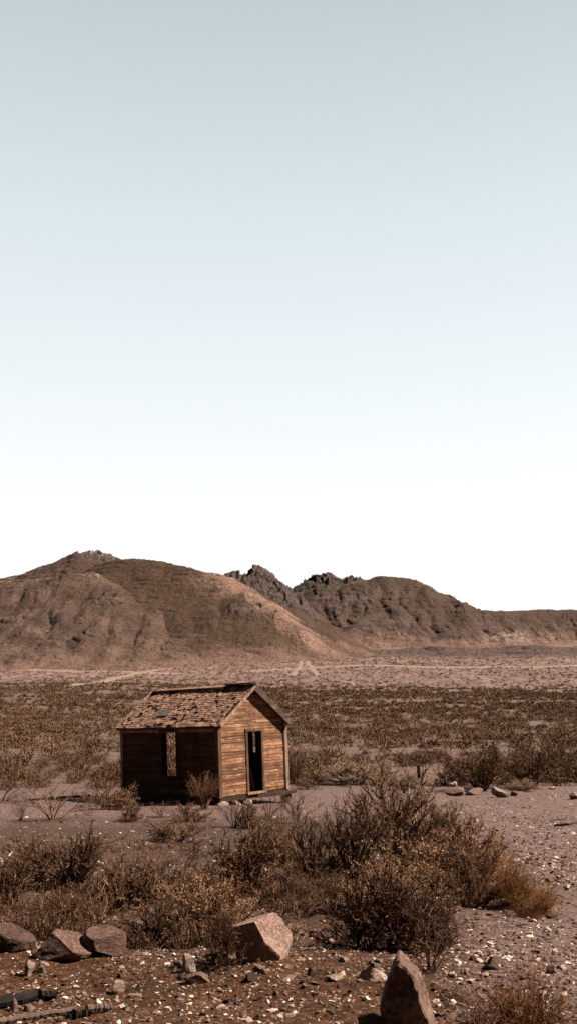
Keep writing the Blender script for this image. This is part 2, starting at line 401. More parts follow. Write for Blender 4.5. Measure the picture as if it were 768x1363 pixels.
#SECTION_BUSHES
NEAR = [
 # px, base py, width, height, kind, leafmat, stem, seed, label
 (100, 1182, 104, 84, 'A', 'leafA', 'stem', 1, 'open forked brown-leaved bush in front of the thin bleached stick'),
 (42, 1182, 74, 50, 'B', 'leafR', 'stem', 2, 'low rust-brown bush between the left picture edge and the open forked bush'),
 (2, 1212, 84, 62, 'B', 'leafB', 'stem', 1, 'dark dense bush cut by the left picture edge above the leftmost boulder'),
 (20, 1252, 74, 60, 'T', 'leafR', 'stem', 2, 'dark twiggy bush growing over the leftmost boulder'),
 (70, 1091, 86, 48, 'D', 'leafA', 'stem', 1, 'bare branching bush with long splayed twigs left of the shack on open gravel'),
 (28, 1092, 28, 32, 'T', 'leafR', 'stem', 3, 'small upright twiggy bush beside the bare splayed bush, far left'),
 (118, 1085, 22, 20, 'D', 'leafA', 'stem', 2, 'tiny leafless twig plant between the bare splayed bush and the shack'),
 (4, 1066, 66, 32, 'D', 'leafA', 'stem_pale', 2, 'leafless pale-twigged bush at the left picture edge level with the shack base'),
 (146, 1078, 60, 36, 'B', 'leafE', 'stem', 3, 'rounded tan bush against the left corner of the shack'),
 (174, 1093, 30, 21, 'B', 'leafB', 'stem', 2, 'small dark round bush in front of the shadowed wall, left of the window'),
 (214, 1088, 36, 21, 'T', 'leafB', 'stem', 1, 'low sprawling twiggy bush below the narrow window'),
 (253, 1093, 46, 22, 'B', 'leafB', 'stem', 1, 'low dense brown bush just right of the twiggy one below the window'),
 (232, 1120, 70, 30, 'B', 'leafB', 'stem', 3, 'very dark flat bush alone on bare soil in front of the shack'),
 (273, 1077, 38, 46, 'A', 'leafR', 'stem', 2, 'rust-leaved bush hugging the front corner of the shack'),
 (254, 1063, 26, 70, 'T', 'leafR', 'stem_pale', 1, 'tall thin bush climbing the shadowed wall right of the window'),
 (238, 1066, 48, 34, 'D', 'leafA', 'stem_pale', 1, 'pale bare branches standing against the dark wall below the window'),
 (204, 1064, 34, 26, 'D', 'leafA', 'stem_pale', 2, 'small bare pale twigs at the foot of the dark wall left of the window'),
 (332, 1066, 28, 56, 'T', 'leafR', 'stem', 3, 'tall sparse rust-leaved bush growing in front of the doorway'),
 (312, 1102, 46, 44, 'T', 'leafA', 'stem', 2, 'upright twiggy bush standing in front of the doorway step'),
 (328, 1103, 30, 28, 'B', 'leafB', 'stem', 2, 'small dense bush touching the right side of the upright twiggy bush'),
 (357, 1090, 58, 34, 'D', 'leafA', 'stem', 1, 'bare spreading bush below the right end of the gable wall'),
 (395, 1095, 58, 44, 'T', 'leafA', 'stem', 1, 'open vase-shaped twiggy bush just right of the shack on the gravel'),
 (366, 1152, 64, 58, 'E', 'leafE', 'stem', 2, 'feathery wind-leaned bush in the middle, tips pointing right'),
 (324, 1188, 124, 66, 'B', 'leafR', 'stem', 2, 'broad reddish-brown bush behind the bright-topped boulder'),
 (166, 1206, 78, 72, 'B', 'leafB', 'stem', 3, 'tall dark bush right of the open forked bush'),
 (208, 1202, 54, 76, 'T', 'leafA', 'stem', 2, 'thin upright twiggy bush between the tall dark bush and the big tan one'),
 (262, 1250, 130, 78, 'E', 'leafE', 'stem', 1, 'big tan-topped fuzzy bush directly left of the bright-topped boulder'),
 (214, 1262, 90, 58, 'B', 'leafB', 'stem', 1, 'dark bush in front-left of the big tan fuzzy bush'),
 (416, 1168, 72, 70, 'B', 'leafB', 'stem', 1, 'dark-bottomed dense bush in the middle, left of the tall leafy one'),
 (430, 1194, 56, 34, 'B', 'leafR', 'stem', 3, 'small low bush in front of the dark-bottomed dense bush'),
 (468, 1168, 78, 112, 'A', 'leafA', 'stem', 1, 'tall open leafy bush with see-through branches in the middle'),
 (524, 1156, 124, 118, 'A', 'leafA', 'stem', 3, 'tallest bush, vase-shaped with many fine upright stems, right of middle'),
 (586, 1126, 66, 50, 'E', 'leafA', 'stem', 2, 'feathery olive bush at the right shoulder of the tallest bush'),
 (598, 1190, 136, 82, 'E', 'leafE', 'stem', 1, 'large fuzzy tan mound bush below the feathery olive one'),
 (630, 1206, 68, 66, 'B', 'leafR', 'stem', 1, 'rust-red bush at the front of the large tan mound'),
 (520, 1212, 104, 56, 'E', 'leafE', 'stem', 2, 'low fuzzy tan bush below the tallest bush'),
 (682, 1206, 58, 62, 'C', 'tuft', 'stem', 1, 'upright golden dry tuft, taller of the two at the gravel edge'),
 (718, 1213, 60, 38, 'C', 'tuft', 'stem', 2, 'low orange dry tuft, rightmost at the gravel edge'),
 (492, 1262, 140, 86, 'B', 'leafB', 'stem', 2, 'big black-brown bush behind and left of the pointed rock'),
 (572, 1292, 84, 84, 'T', 'leafR', 'stem', 1, 'rust-coloured twiggy bush right behind the pointed rock'),
 (548, 1262, 96, 84, 'E', 'leafB', 'stem', 3, 'grey-tan dense bush between the big black-brown bush and the rust twiggy one'),
 (632, 1114, 26, 32, 'D', 'leafA', 'stem', 2, 'single thin forked twig plant on the gravel right of the tan mound'),
 (655, 1130, 24, 20, 'C', 'leafE', 'stem', 1, 'tiny dry tuft on the gravel above the rust-red bush'),
 (697, 1384, 116, 82, 'C', 'leafR', 'stem', 2, 'dry rust-coloured twig clump cut by the bottom picture edge, right of the pointed rock'),
 (640, 1392, 66, 62, 'D', 'leafA', 'stem', 1, 'bare dark twigs at the bottom picture edge just right of the pointed rock'),
 (196, 1316, 46, 42, 'T', 'leafB', 'stem', 3, 'small dark plant alone among the foreground stones'),
 (398, 1222, 48, 36, 'D', 'leafA', 'stem', 2, 'dry bare twigs right beside the bright-topped boulder'),
 (392, 1200, 60, 40, 'B', 'leafE', 'stem', 2, 'low tan scrubby bush behind the dry bare twigs beside the boulder'),
 (474, 1042, 96, 28, 'E', 'leafP', 'stem_pale', 1, 'long pale straw-coloured low bush beyond the gravel, right of the shack'),
 (642, 1052, 84, 62, 'A', 'leafA', 'stem', 1, 'big rounded olive bush behind the rocks at the far edge of the gravel'),
 (706, 1047, 78, 54, 'A', 'leafA', 'stem', 2, 'second rounded olive bush, just right of the big one behind the rocks'),
 (752, 1040, 60, 48, 'B', 'far', 'stem', 1, 'olive bush at the right picture edge at the far side of the gravel'),
 (694, 1053, 36, 14, 'E', 'leafP', 'stem_pale', 2, 'small pale low tuft right of the round pale rock'),
 (394, 1044, 36, 46, 'A', 'leafA', 'stem', 3, 'olive bush close behind the right corner of the shack'),
 (540, 1050, 44, 18, 'E', 'leafP', 'stem_pale', 1, 'flat pale tuft just below the small dark post'),
 (600, 1046, 50, 30, 'B', 'leafA', 'stem', 2, 'small brown bush between the dark post and the big rounded olive bush'),
 (138, 1050, 30, 12, 'B', 'leafB', 'stem', 3, 'tiny dark flat bush behind the tan bush at the shack corner'),
]
NEAR += [
 (296, 1286, 58, 56, 'B', 'leafB', 'stem', 2, 'dark brush crowding the shaded left face of the bright-topped boulder'),
 (130, 1230, 76, 46, 'T', 'leafR', 'stem', 2, 'low tangled rust twigs behind the rounded brown boulder'),
 (92, 1222, 70, 40, 'B', 'leafR', 'stem', 3, 'low reddish scrub behind the long grooved boulder'),
 (290, 1215, 84, 40, 'E', 'leafR', 'stem', 1, 'wispy rust undergrowth behind the big tan-topped fuzzy bush'),
 (360, 1208, 66, 46, 'T', 'leafR', 'stem', 1, 'tangled rust twigs between the broad reddish bush and the bright-topped boulder'),
 (246, 1172, 60, 32, 'T', 'leafA', 'stem', 3, 'thin low twigs above the big tan-topped fuzzy bush'),
 (186, 1158, 50, 26, 'D', 'leafA', 'stem', 2, 'sparse leafless twigs behind the tall dark bush at left'),
 (448, 1216, 64, 34, 'E', 'leafB', 'stem', 2, 'low brown wisps between the small low bush and the big black-brown bush'),
 (560, 1160, 70, 44, 'B', 'leafB', 'stem', 1, 'dark shrub wedged under the right side of the tallest bush'),
 (644, 1172, 60, 44, 'E', 'leafE', 'stem', 2, 'right shoulder of tan fuzz, last bush before the golden tufts'),
 (490, 1112, 50, 46, 'T', 'leafA', 'stem', 2, 'thin see-through bush behind the tall open leafy bush'),
 (60, 1240, 60, 40, 'T', 'leafB', 'stem', 1, 'dark twigs poking up behind the upper end of the long grooved boulder'),
 (700, 1222, 40, 18, 'C', 'leafR', 'stem', 2, 'low rust grass in front of the two golden tufts'),
 (424, 1144, 46, 34, 'T', 'leafA', 'stem', 3, 'wiry twigs sprouting above the dark-bottomed dense bush'),
 (222, 1042, 76, 64, 'E', 'leafE', 'stem', 1, 'tan bush behind the shack, seen through its narrow window'),
 (604, 1330, 40, 20, 'T', 'leafR', 'stem', 2, 'small rust sprig on the stones right of the pointed rock'),
]
#SECTION_END
for r_ in NEAR:
    px, py, w, h, kd, lf, stm, sd, lab = r_
    bush(px, py, w, h, kd, lf, lab, stm, sd)

TRACKS = [([hit(95, 913), hit(150, 904), hit(185, 896), hit(235, 888)], 2.2), ([hit(-20, 888), hit(50, 892), hit(110, 894), hit(150, 893), hit(230, 897)], 3.0),
          ([hit(340, 893), hit(480, 886), hit(600, 889), hit(800, 884)], 3.5), ([hit(404, 878), hit(390, 900)], .9), ([hit(406, 878), hit(424, 900)], .9)]
def on_track(x, y):
    m = np.zeros(x.shape, bool)
    for line, w_ in TRACKS:
        for a_, b_ in zip(line[:-1], line[1:]):
            dx_, dy_ = b_[0] - a_[0], b_[1] - a_[1]; t_ = np.clip(((x - a_[0]) * dx_ + (y - a_[1]) * dy_) / (dx_ * dx_ + dy_ * dy_), 0, 1)
            m |= np.hypot(x - a_[0] - t_ * dx_, y - a_[1] - t_ * dy_) < w_
    return m
# ------------------------------------------------------------------ ground sheet
def build_ground():
    A = np.concatenate([np.linspace(-180, -32, 40)[:-1], np.linspace(-32, 32, 760), np.linspace(32, 180, 40)[1:]])
    R = np.concatenate([[0.02], np.linspace(.5, 3.6, 14), np.geomspace(3.7, 45, 420), np.geomspace(45.6, 700, 260)[0:], np.geomspace(720, 9000, 40)])
    a, r = np.meshgrid(np.radians(A), R)
    x = np.sin(a) * r; y = np.cos(a) * r
    z = ground(x, y)
    X, Y = x.ravel(), y.ravel()
    nb = pn(X / 2.2, Y / 2.2, 31) * .5 + pn(X / .7, Y / .7, 33) * .25
    right = sstep(.75, 1.75, X + nb - .085 * (Y - 6))
    yard = sstep(25, 31, Y + nb * 3 - .25 * X) * .85
    mauve = np.maximum(right, yard); brown = sstep(7.5, 10.5, Y + nb * 3)
    n2 = fbm(X / 60, Y / 30, 41, 3)
    plain = sstep(46, 56, Y + nb * 5) ; pink = sstep(215, 300, Y + n2 * 40)
    tr = np.zeros_like(X); far_ = (Y > 180) & (Y < 520)
    for line, w_ in TRACKS:
        for a_, b_ in zip(line[:-1], line[1:]):
            dx_, dy_ = b_[0] - a_[0], b_[1] - a_[1]; t_ = np.clip(((X[far_] - a_[0]) * dx_ + (Y[far_] - a_[1]) * dy_) / (dx_ * dx_ + dy_ * dy_), 0, 1)
            d_ = np.hypot(X[far_] - a_[0] - t_ * dx_, Y[far_] - a_[1] - t_ * dy_)
            tr[far_] = np.maximum(tr[far_], np.exp(-(d_ / w_) ** 2) * .8)
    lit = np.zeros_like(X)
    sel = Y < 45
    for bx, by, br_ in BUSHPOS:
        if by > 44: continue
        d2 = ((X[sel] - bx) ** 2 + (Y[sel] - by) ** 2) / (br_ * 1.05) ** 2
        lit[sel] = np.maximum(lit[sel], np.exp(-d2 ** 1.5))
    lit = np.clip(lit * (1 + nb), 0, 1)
    V = np.stack([X, Y, z.ravel()], 1)
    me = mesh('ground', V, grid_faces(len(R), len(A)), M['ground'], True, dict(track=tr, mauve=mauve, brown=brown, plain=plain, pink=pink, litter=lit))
    # weld seam behind the camera is open but coincident
    link('ground', me, kind='structure')
build_ground()

# ------------------------------------------------------------------ hills
def poly(pts): return np.array([at(px, py, Y) for px, py, Y in pts])
RIDGES = {
 'dome': dict(p=poly([(118, 762, 530), (138, 752, 535), (160, 746, 535), (185, 744, 530), (215, 747, 520), (260, 758, 508), (295, 766, 495), (330, 789, 478), (370, 815, 460), (400, 839, 445), (425, 862, 433)]), s=.56, gul=.35),
 'front': dict(p=poly([(-160, 792, 520), (-60, 779, 510), (0, 776, 500), (40, 773, 495), (70, 771, 490), (100, 763, 488), (124, 764, 486), (150, 788, 478), (190, 822, 462), (225, 856, 446)]), s=.50, gul=1.),
 'frontspur': dict(p=poly([(110, 764, 488), (85, 800, 470), (60, 836, 457), (40, 866, 446)]), s=.46, gul=.8),
 'back': dict(p=poly([(-200, 790, 640), (-60, 776, 640), (0, 770, 640), (30, 766, 640), (60, 754, 635), (88, 744, 630), (100, 737, 628), (118, 733, 626), (140, 738, 624), (155, 746, 622), (172, 754, 620), (230, 790, 610)]), s=.6, gul=.5),
 'crag': dict(p=poly([(296, 774, 560), (312, 768, 562), (330, 762, 565), (348, 761, 566), (360, 768, 566), (368, 782, 566), (374, 798, 562), (378, 825, 556)]), s=.95, gul=.2),
 'rightrock': dict(p=poly([(385, 812, 650), (390, 794, 650), (400, 783, 648), (420, 773, 645), (440, 771, 640), (460, 774, 636), (480, 775, 632)]), s=.6, gul=.3),
 'right': dict(p=poly([(470, 774, 630), (500, 769, 625), (520, 768, 622), (545, 771, 620), (565, 783, 616), (582, 794, 612), (600, 801, 608), (625, 809, 604), (645, 818, 600), (665, 842, 575)]), s=.50, gul=1.25),
 'rightspur': dict(p=poly([(520, 769, 622), (505, 800, 590), (480, 830, 550), (455, 850, 520)]), s=.46, gul=1.2),
 'rightspur2': dict(p=poly([(560, 783, 616), (580, 808, 592), (592, 832, 560), (600, 850, 530)]), s=.50, gul=.8),
 'farright': dict(p=poly([(600, 826, 720), (640, 813, 715), (680, 813, 712), (720, 812, 710), (768, 811, 708), (860, 806, 705), (980, 812, 700)]), s=.5, gul=1.2),
 'bench': dict(p=poly([(430, 872, 462), (470, 867, 461), (520, 864, 460), (600, 862, 458), (700, 861, 456), (800, 860, 454), (950, 860, 452)]), s=.55, gul=.08),
 'behind': dict(p=poly([(250, 785, 700), (330, 806, 720), (400, 822, 740), (480, 812, 740)]), s=.5, gul=1.),
}
def hills_height(x, y):
    base = ground(x, y) - .4
    best = np.full(x.shape, -1e9); own = np.zeros(x.shape, int); bestr = np.zeros(x.shape); hd = {}; besta = np.zeros(x.shape)
    names = list(RIDGES)
    wx = x + 3.5 * fbm(x / 45, y / 45, 51, 3); wy = y + 3.5 * fbm(x / 45, y / 45, 57, 3)
    for qi, nm in enumerate(names):
        R = RIDGES[nm]; P = R['p']; acc = np.full(x.shape, -1e9); rr = np.zeros(x.shape); aa = np.zeros(x.shape); alen = 0
        for i in range(len(P) - 1):
            a, b = P[i], P[i + 1]; d = b[:2] - a[:2]; L2 = d @ d; L = math.sqrt(L2)
            for_near = sstep(0, 40, np.hypot(x - a[0], y - a[1]))
            ux = x + (wx - x) * for_near; uy = y + (wy - y) * for_near
            t = np.clip(((ux - a[0]) * d[0] + (uy - a[1]) * d[1]) / L2, 0, 1)
            r = np.hypot(ux - a[0] - t * d[0], uy - a[1] - t * d[1])
            c = 2.5
            drop = R['s'] * (np.sqrt(r * r + c * c) - c)
            drop = drop - .0016 * R['s'] * np.minimum(r, 160) ** 2 * .75
            h = a[2] + (b[2] - a[2]) * t - drop
            m = h > acc; acc = np.where(m, h, acc); rr = np.where(m, r, rr)
            ang = np.arctan2(uy - a[1] - t * d[1], ux - a[0] - t * d[0])
            aa = np.where(m, alen + t * L + ang * 14, aa); alen += L
        qx = x + 2.5 * fbm(x / 22, y / 22, 63 + qi, 3)
        g = np.abs(pn(qx / 13., y / 70. + qi * 3.7, 61 + qi)) * 1.5 + .5 * np.abs(pn(qx / 6., y / 34., 71 + qi)) + .22 * np.abs(pn(qx / 2.8, y / 15., 75 + qi))
        amp = R['gul'] * sstep(2, 28, rr) * (1 - .55 * sstep(60, 120, rr))
        acc = acc + amp * (g - 1.0) * 2.4
        hd[nm] = acc
        m = acc > best; best = np.where(m, acc, best); own = np.where(m, qi, own); bestr = np.where(m, rr, bestr); besta = np.where(m, aa, besta)
    st = best / 3.1 + .8 * fbm(x / 25, y / 25, 87, 2)
    strata = (sstep(0, .35, st - np.floor(st)) - .5) * 1.6 * sstep(-.2, .5, fbm(x / 30, y / 30, 88, 2)) + 0 * np.sin(best / 2.3) * np.where(np.isin(own, [names.index('right'), names.index('rightspur'), names.index('rightspur2'), names.index('farright'), names.index('front'), names.index('back')]), .8, 0)
    best = best + strata + .5 * fbm(x / 9, y / 9, 81, 4) + .25 * fbm(x / 2.5, y / 2.5, 83, 2)
    ia = {n: i for i, n in enumerate(names)}
    # crags
    px = x / np.maximum(y, 1) * F + 384
    rock = np.where(own == ia['crag'], sstep(45, 18, bestr), 0)
    rock = np.maximum(rock, np.where(own == ia['rightrock'], sstep(30, 8, bestr) , 0))
    rock = np.maximum(rock, np.where(own == ia['back'], sstep(20, 8, bestr) * sstep(-246, -230, x * 600 / np.maximum(y, 1) * .0 + (px - 330)) * sstep(170, 155, px), 0))
    outc = np.exp(-((x - at(330, 800, 462)[0]) / 9) ** 4 - ((y - 452) / 8) ** 4)
    rock_dark = np.clip(outc * 1.4, 0, 1)
    cell = np.abs(pn(x / 5.2, y / 6., 91)) + .6 * np.abs(pn(x / 2.3, y / 2.6, 93))
    tops = np.floor(hash_cells(x / 7.5 + .2 * pn(x / 3, y / 3, 96), y / 7) * 5) / 5
    best = best + rock * np.where(own == ia['back'], .55, 1.) * (tops * 4.8 - 2.4 + 1.0 * hash_cells(x / 3.2, y / 3.6) + 3. * np.minimum(cell, .5) + .4 * pn(x / 1.4, y / 1.4, 95)) + rock_dark * (2.2 + 2.5 * tops)
    k = 2.5
    H = np.maximum(best, base) + np.maximum(k - np.abs(best - base), 0) ** 2 / (4 * k) * (best > base - k) - np.where(best < base - k, .6, 0)
    n = fbm(x / 20, y / 20, 99, 3)
    scree = np.where(own == ia['dome'], sstep(30, 12, bestr + n * 9) * sstep(235, 300, px + n * 30), 0)
    scree = np.maximum(scree, sstep(-2, 4, np.maximum(hd['front'], hd['frontspur']) - hd['dome'] + 3 * n) * np.where((own == ia['front']) | (own == ia['frontspur']), np.maximum(.10 + .3 * n, 0), 0))
    bench = np.where(own == ia['bench'], 1., 0)
    onhill = sstep(-1, 2, best - base)
    scree = np.maximum(scree * onhill, (1 - sstep(0, 9, best - base + n * 5)) * .6)
    oth = np.maximum.reduce([hd[k] for k in hd if k != 'dome'])
    smooth = sstep(-3.5, 2.5, hd['dome'] - oth + 2.5 * n) * onhill
    pyy = 925 - (H - EYE) / y * F
    pale = sstep(-.05, .25, fbm(x / 5, y / 4, 105, 3)) * np.exp(-((px - 672) / 30) ** 4) * np.exp(-((pyy - 850) / 7) ** 2)
    pale = np.maximum(pale, .8 * sstep(.1, .35, fbm(x / 4, y / 4, 106, 3)) * np.exp(-((px - 690) / 9) ** 4) * np.exp(-((pyy - 850) / 9) ** 2))
    pale = np.maximum(pale, sstep(.30, .42, fbm(x / 3, y / 3, 107, 3)) * np.where((own == ia['front']) | (own == ia['back']), sstep(9, 3, bestr), 0) * .9)
    pale = np.maximum(pale, np.where(own == ia['dome'], sstep(.3, .4, pn(x / 2.5, y / 2.5, 109)) * sstep(5, 1, bestr) * .5, 0))
    rockm = np.clip(rock, 0, 1)
    return H, dict(bench=bench * onhill, rock=rockm, scree=np.clip(scree, 0, 1), smooth=np.clip(smooth * (1 - rock_dark), 0, 1), pale=np.clip(pale * onhill, 0, 1))
def hash_cells(x, y):
    """blocky voronoi-like cell value"""
    ix = np.floor(x); iy = np.floor(y); bd = np.full(x.shape, 9.); bv = np.zeros(x.shape)
    for ox in (-1, 0, 1):
        for oy in (-1, 0, 1):
            cx = ix + ox; cy = iy + oy
            jx = _hash(cx, cy, 201); jy = _hash(cx, cy, 202); v = _hash(cx, cy, 203)
            d = (cx + jx - x) ** 2 + (cy + jy - y) ** 2
            m = d < bd; bd = np.where(m, d, bd); bv = np.where(m, v, bv)
    return bv
def build_hills():
    A = np.radians(np.linspace(-22.5, 22.5, 1150)); R = np.concatenate([np.linspace(345, 690, 440), np.linspace(692, 900, 60)])
    a, y = np.meshgrid(A, R); x = np.tan(a) * y
    H, at_ = hills_height(x, y)
    edge = sstep(.36, .405, np.abs(a)) 
    H = H - np.maximum(edge, sstep(372, 346, y)) * (H - ground(x, y) + 1.5) - sstep(840, 900, y) * 60
    me = mesh('hills', np.stack([x.ravel(), y.ravel(), H.ravel()], 1), grid_faces(*x.shape), M['hill'], True, {k: v.ravel() for k, v in at_.items()})
    link('hills', me, kind='structure')
build_hills()

# ------------------------------------------------------------------ scrub on the plain
def lump(seed, n, L, W, H=.6):
    """loose dome of leaf clumps, unit width"""
    rng = np.random.default_rng(seed)
    th = rng.uniform(0, 1, n); ph = rng.uniform(0, 2 * PI, n); q = rng.uniform(.35, 1, n) ** .6
    el = np.arcsin(rng.uniform(0, 1, n)); lob = 1 + .25 * np.sin(ph * 3 + seed)
    C = np.stack([.5 * np.cos(el) * np.cos(ph) * q * lob, .5 * np.cos(el) * np.sin(ph) * q * lob, H * np.sin(el) * q], 1)
    C *= rng.uniform(.8, 1.1, (n, 1))
    A = C * np.array([1, 1, 1]) + np.array([0, 0, .25]) + rng.normal(size=C.shape) * .22
    return leaf_mesh(C - A / np.linalg.norm(A, axis=1)[:, None] * L * .5, A, L * rng.uniform(.6, 1.4, n), W * rng.uniform(.6, 1.4, n), rng)
def scatter_pts(rng, n, y0, y1, half=.36, power=1.):
    y = np.sqrt(rng.uniform(y0 ** 2, y1 ** 2, n)); x = rng.uniform(-half, half, n) * y
    return x, y
def in_shack(x, y, pad=.5):
    c, s = math.cos(ROTZ), math.sin(ROTZ); dx = x - SH_B[0]; dy = y - SH_B[1]
    u = dx * c + dy * s; v = -dx * s + dy * c
    return (u > -pad) & (u < 3.6 + pad) & (v > -pad - .6) & (v < 5.4 + pad)
rng = np.random.default_rng(11)
mids = []
for sd in (1, 2, 3, 4):
    V, Fc = lump(sd, 700, .085, .022, .62)
    V2, F2 = grow(sd + 50, n=12, H=.5, spread=.7, br=(3,), leaf=(0, 0, 0), rad=.012)[0]
    me = mesh('shrub_mid', np.concatenate([V, V2]), np.concatenate([Fc, F2 + len(V)]), M['far']); me.materials.append(M['stem'])
    mi = np.zeros(len(Fc) + len(F2), np.int32); mi[len(Fc):] = 1; me.polygons.foreach_set('material_index', mi)
    mids.append(me)
x, y = scatter_pts(rng, 2000, 45, 82, .34)
dens = fbm(x / 6, y / 6, 121, 2)
keep = (rng.uniform(size=len(x)) < .55 + .6 * dens) & ~in_shack(x, y, .9)
edge = 46.5 + 2.0 * pn(x / 5, 0 * x, 123) + 3.0 * np.exp(-((x - 6.5) / 3.5) ** 2)
keep &= y > edge
x, y = x[keep], y[keep]
kk = ~((y < 62) & (384 + x / y * F > 505) & (384 + x / y * F < 606)) & ~((y < 53) & (384 + x / y * F > 425) & (384 + x / y * F < 525)); x, y = x[kk], y[kk]
o_ = np.argsort(y); x, y = x[o_], y[o_]
# drop points that crowd each other
kept = []
for i in range(len(x)):
    if all((x[i] - x[j]) ** 2 + (y[i] - y[j]) ** 2 > .9 for j in kept[-60:]): kept.append(i)
MIDN = 240
for i in kept[:MIDN]:
    me = mids[i % 4]; s = rng.uniform(.6, 1.7); 
    o = link('desert_shrub', me, None, (x[i], y[i], float(ground(x[i], y[i])) - .04), label='brown-olive shrub in the scrub belt edging the plain behind the shack', category='shrub', group='shrubs of the scrub belt behind the shack')
    o.scale = (s, s, s * rng.uniform(.85, 1.35)); o.rotation_euler[2] = rng.uniform(0, 6.28)
# the rest, uncountable
def scatter_stuff(name, mat, xs, ys, temps, smin, smax, rng, **pr):
    zs = ground(xs, ys); VV, FF = [], []; off = 0; which = rng.integers(0, len(temps), len(xs))
    for k, (TV, TF) in enumerate(temps):
        m = which == k; n = int(m.sum())
        if not n: continue
        s = rng.uniform(smin, smax, n); ang = rng.uniform(0, 2 * PI, n); sz = s * rng.uniform(.7, 1.2, n)
        c, sn = np.cos(ang), np.sin(ang)
        X = (TV[None, :, 0] * c[:, None] - TV[None, :, 1] * sn[:, None]) * s[:, None] + xs[m][:, None]
        Y = (TV[None, :, 0] * sn[:, None] + TV[None, :, 1] * c[:, None]) * s[:, None] + ys[m][:, None]
        Z = TV[None, :, 2] * sz[:, None] + zs[m][:, None]
        VV.append(np.stack([X, Y, Z], -1).reshape(-1, 3)); FF.append((TF[None] + (np.arange(n) * len(TV))[:, None, None] + off).reshape(-1, TF.shape[1])); off += n * len(TV)
    me = mesh(name, np.concatenate(VV), np.concatenate(FF), mat)
    return link(name, me, None, kind='stuff', **pr)
rest = kept[MIDN:]
t_mid = [lump(20 + i, 120, .16, .06, .6) for i in range(3)]
t_far = [lump(30 + i, 46, .26, .10, .42) for i in range(4)]
xa, ya = scatter_pts(rng, 4600, 78, 140, .35)
xa = np.concatenate([x[rest], xa]); ya = np.concatenate([y[rest], ya])
k_ = rng.uniform(size=len(xa)) < .62 + .5 * fbm(xa / 9, ya / 9, 125, 2)
scatter_stuff('scrub', M['far'], xa[k_], ya[k_], t_mid, .4, 1.35, rng, label='continuous brown scrub covering the middle of the plain', category='scrub')
xb, yb = scatter_pts(rng, 30000, 135, 330, .36)
k_ = rng.uniform(size=len(xb)) < np.clip(.50 + .7 * fbm(xb / 16, yb / 10, 127, 2), 0, 1) * (1 - .96 * sstep(235, 305, yb + 12 * fbm(xb / 30, yb / 12, 130, 2)))
k_ &= ~on_track(xb, yb)
scatter_stuff('scrub', M['far'], xb[k_], yb[k_], t_far, .45, 1.45, rng, label='distant brown scrub thinning out towards the foot of the hills', category='scrub')
xc, yc = scatter_pts(rng, 8000, 280, 470, .36); k_ = ~on_track(xc, yc); xc, yc = xc[k_], yc[k_]
scatter_stuff('scrub', M['far2'], xc, yc, t_far, .3, 1.2, rng, label='sparse low scrub dotting the pale outwash below the hills', category='scrub')

rng2 = np.random.default_rng(91)
yu = np.exp(rng2.uniform(math.log(7.9), math.log(19), 3400)); xu = rng2.uniform(-.33, .17, 3400) * yu
ku = rng2.uniform(size=len(xu)) < np.clip(.22 + .9 * fbm(xu / 1.1, yu / 1.1, 171, 2), 0, 1) * (1 - sstep(10, 19, yu) * .7) * sstep(.17, .10, xu / yu)
t_und = [grow(60 + i, n=16, foot=.2, H=.5, spread=.95, br=(5,), leaf=(0, 0, 0), rad=.016, wig=.6)[0] for i in range(5)]
scatter_stuff('undergrowth', M['undertwig'], xu[ku][::2], yu[ku][::2], t_und, .10, .34, rng2, label='dead twiggy undergrowth filling the gaps between the foreground bushes', category='undergrowth')
scatter_stuff('undergrowth', M['leafB'], xu[ku][1::2], yu[ku][1::2], t_und, .10, .34, rng2, label='dark low twigs tangled between the foreground bushes', category='undergrowth')
# ------------------------------------------------------------------ stones
STONEPOS = []
def boulder(px, py, w, h, mat, label, planes=(), seed=1, depth=None, sub=5, cuts=None, rot=(0, 0, 0), rough=.06, sink=.28, name='boulder', cat='boulder', group=None):
    x, y, z = hit(px, py)
    rg = np.random.default_rng(seed)
    V, Fc = rock_verts(rg, 5 if sub == 5 else 3, (5 if sub == 5 else 13) if cuts is None else cuts, (.55, .9) if sub == 5 else (.35, .75), rough if sub == 5 else .04, planes)
    R = np.array(Matrix.Rotation(rot[2], 3, 'Z') @ Matrix.Rotation(rot[1], 3, 'Y') @ Matrix.Rotation(rot[0], 3, 'X'))
    V = V @ R.T; V -= (V.max(0) + V.min(0)) / 2; e = V.max(0) - V.min(0)
    W = w * y / F; H = h * y / F; D = W * .8 if depth is None else depth
    V = V / e * np.array([W, D, H * (1 + sink)]); V[:, 2] += H * (1 + sink) / 2 - H * sink
    me = mesh(name, V, Fc, M[mat], False)
    o = link(name, me, None, (x, y + D * .48, z), label=label, category=cat)
    if group: o['group'] = group
    STONEPOS.append((x, y + D * .3, W * .55))
    return o
boulder(345, 1282, 84, 50, 'boulder', 'large pinkish boulder with bright sunlit top and black shaded left face, centre foreground',
        planes=[((.80, -.42, .55), .36), ((-.62, -.78, .10), .40), ((.9, -.2, -.1), .66), ((-.45, .1, 1), .50), ((-.95, -.1, .5), .6), ((.2, -.9, -.1), .62)], seed=4, cuts=2)
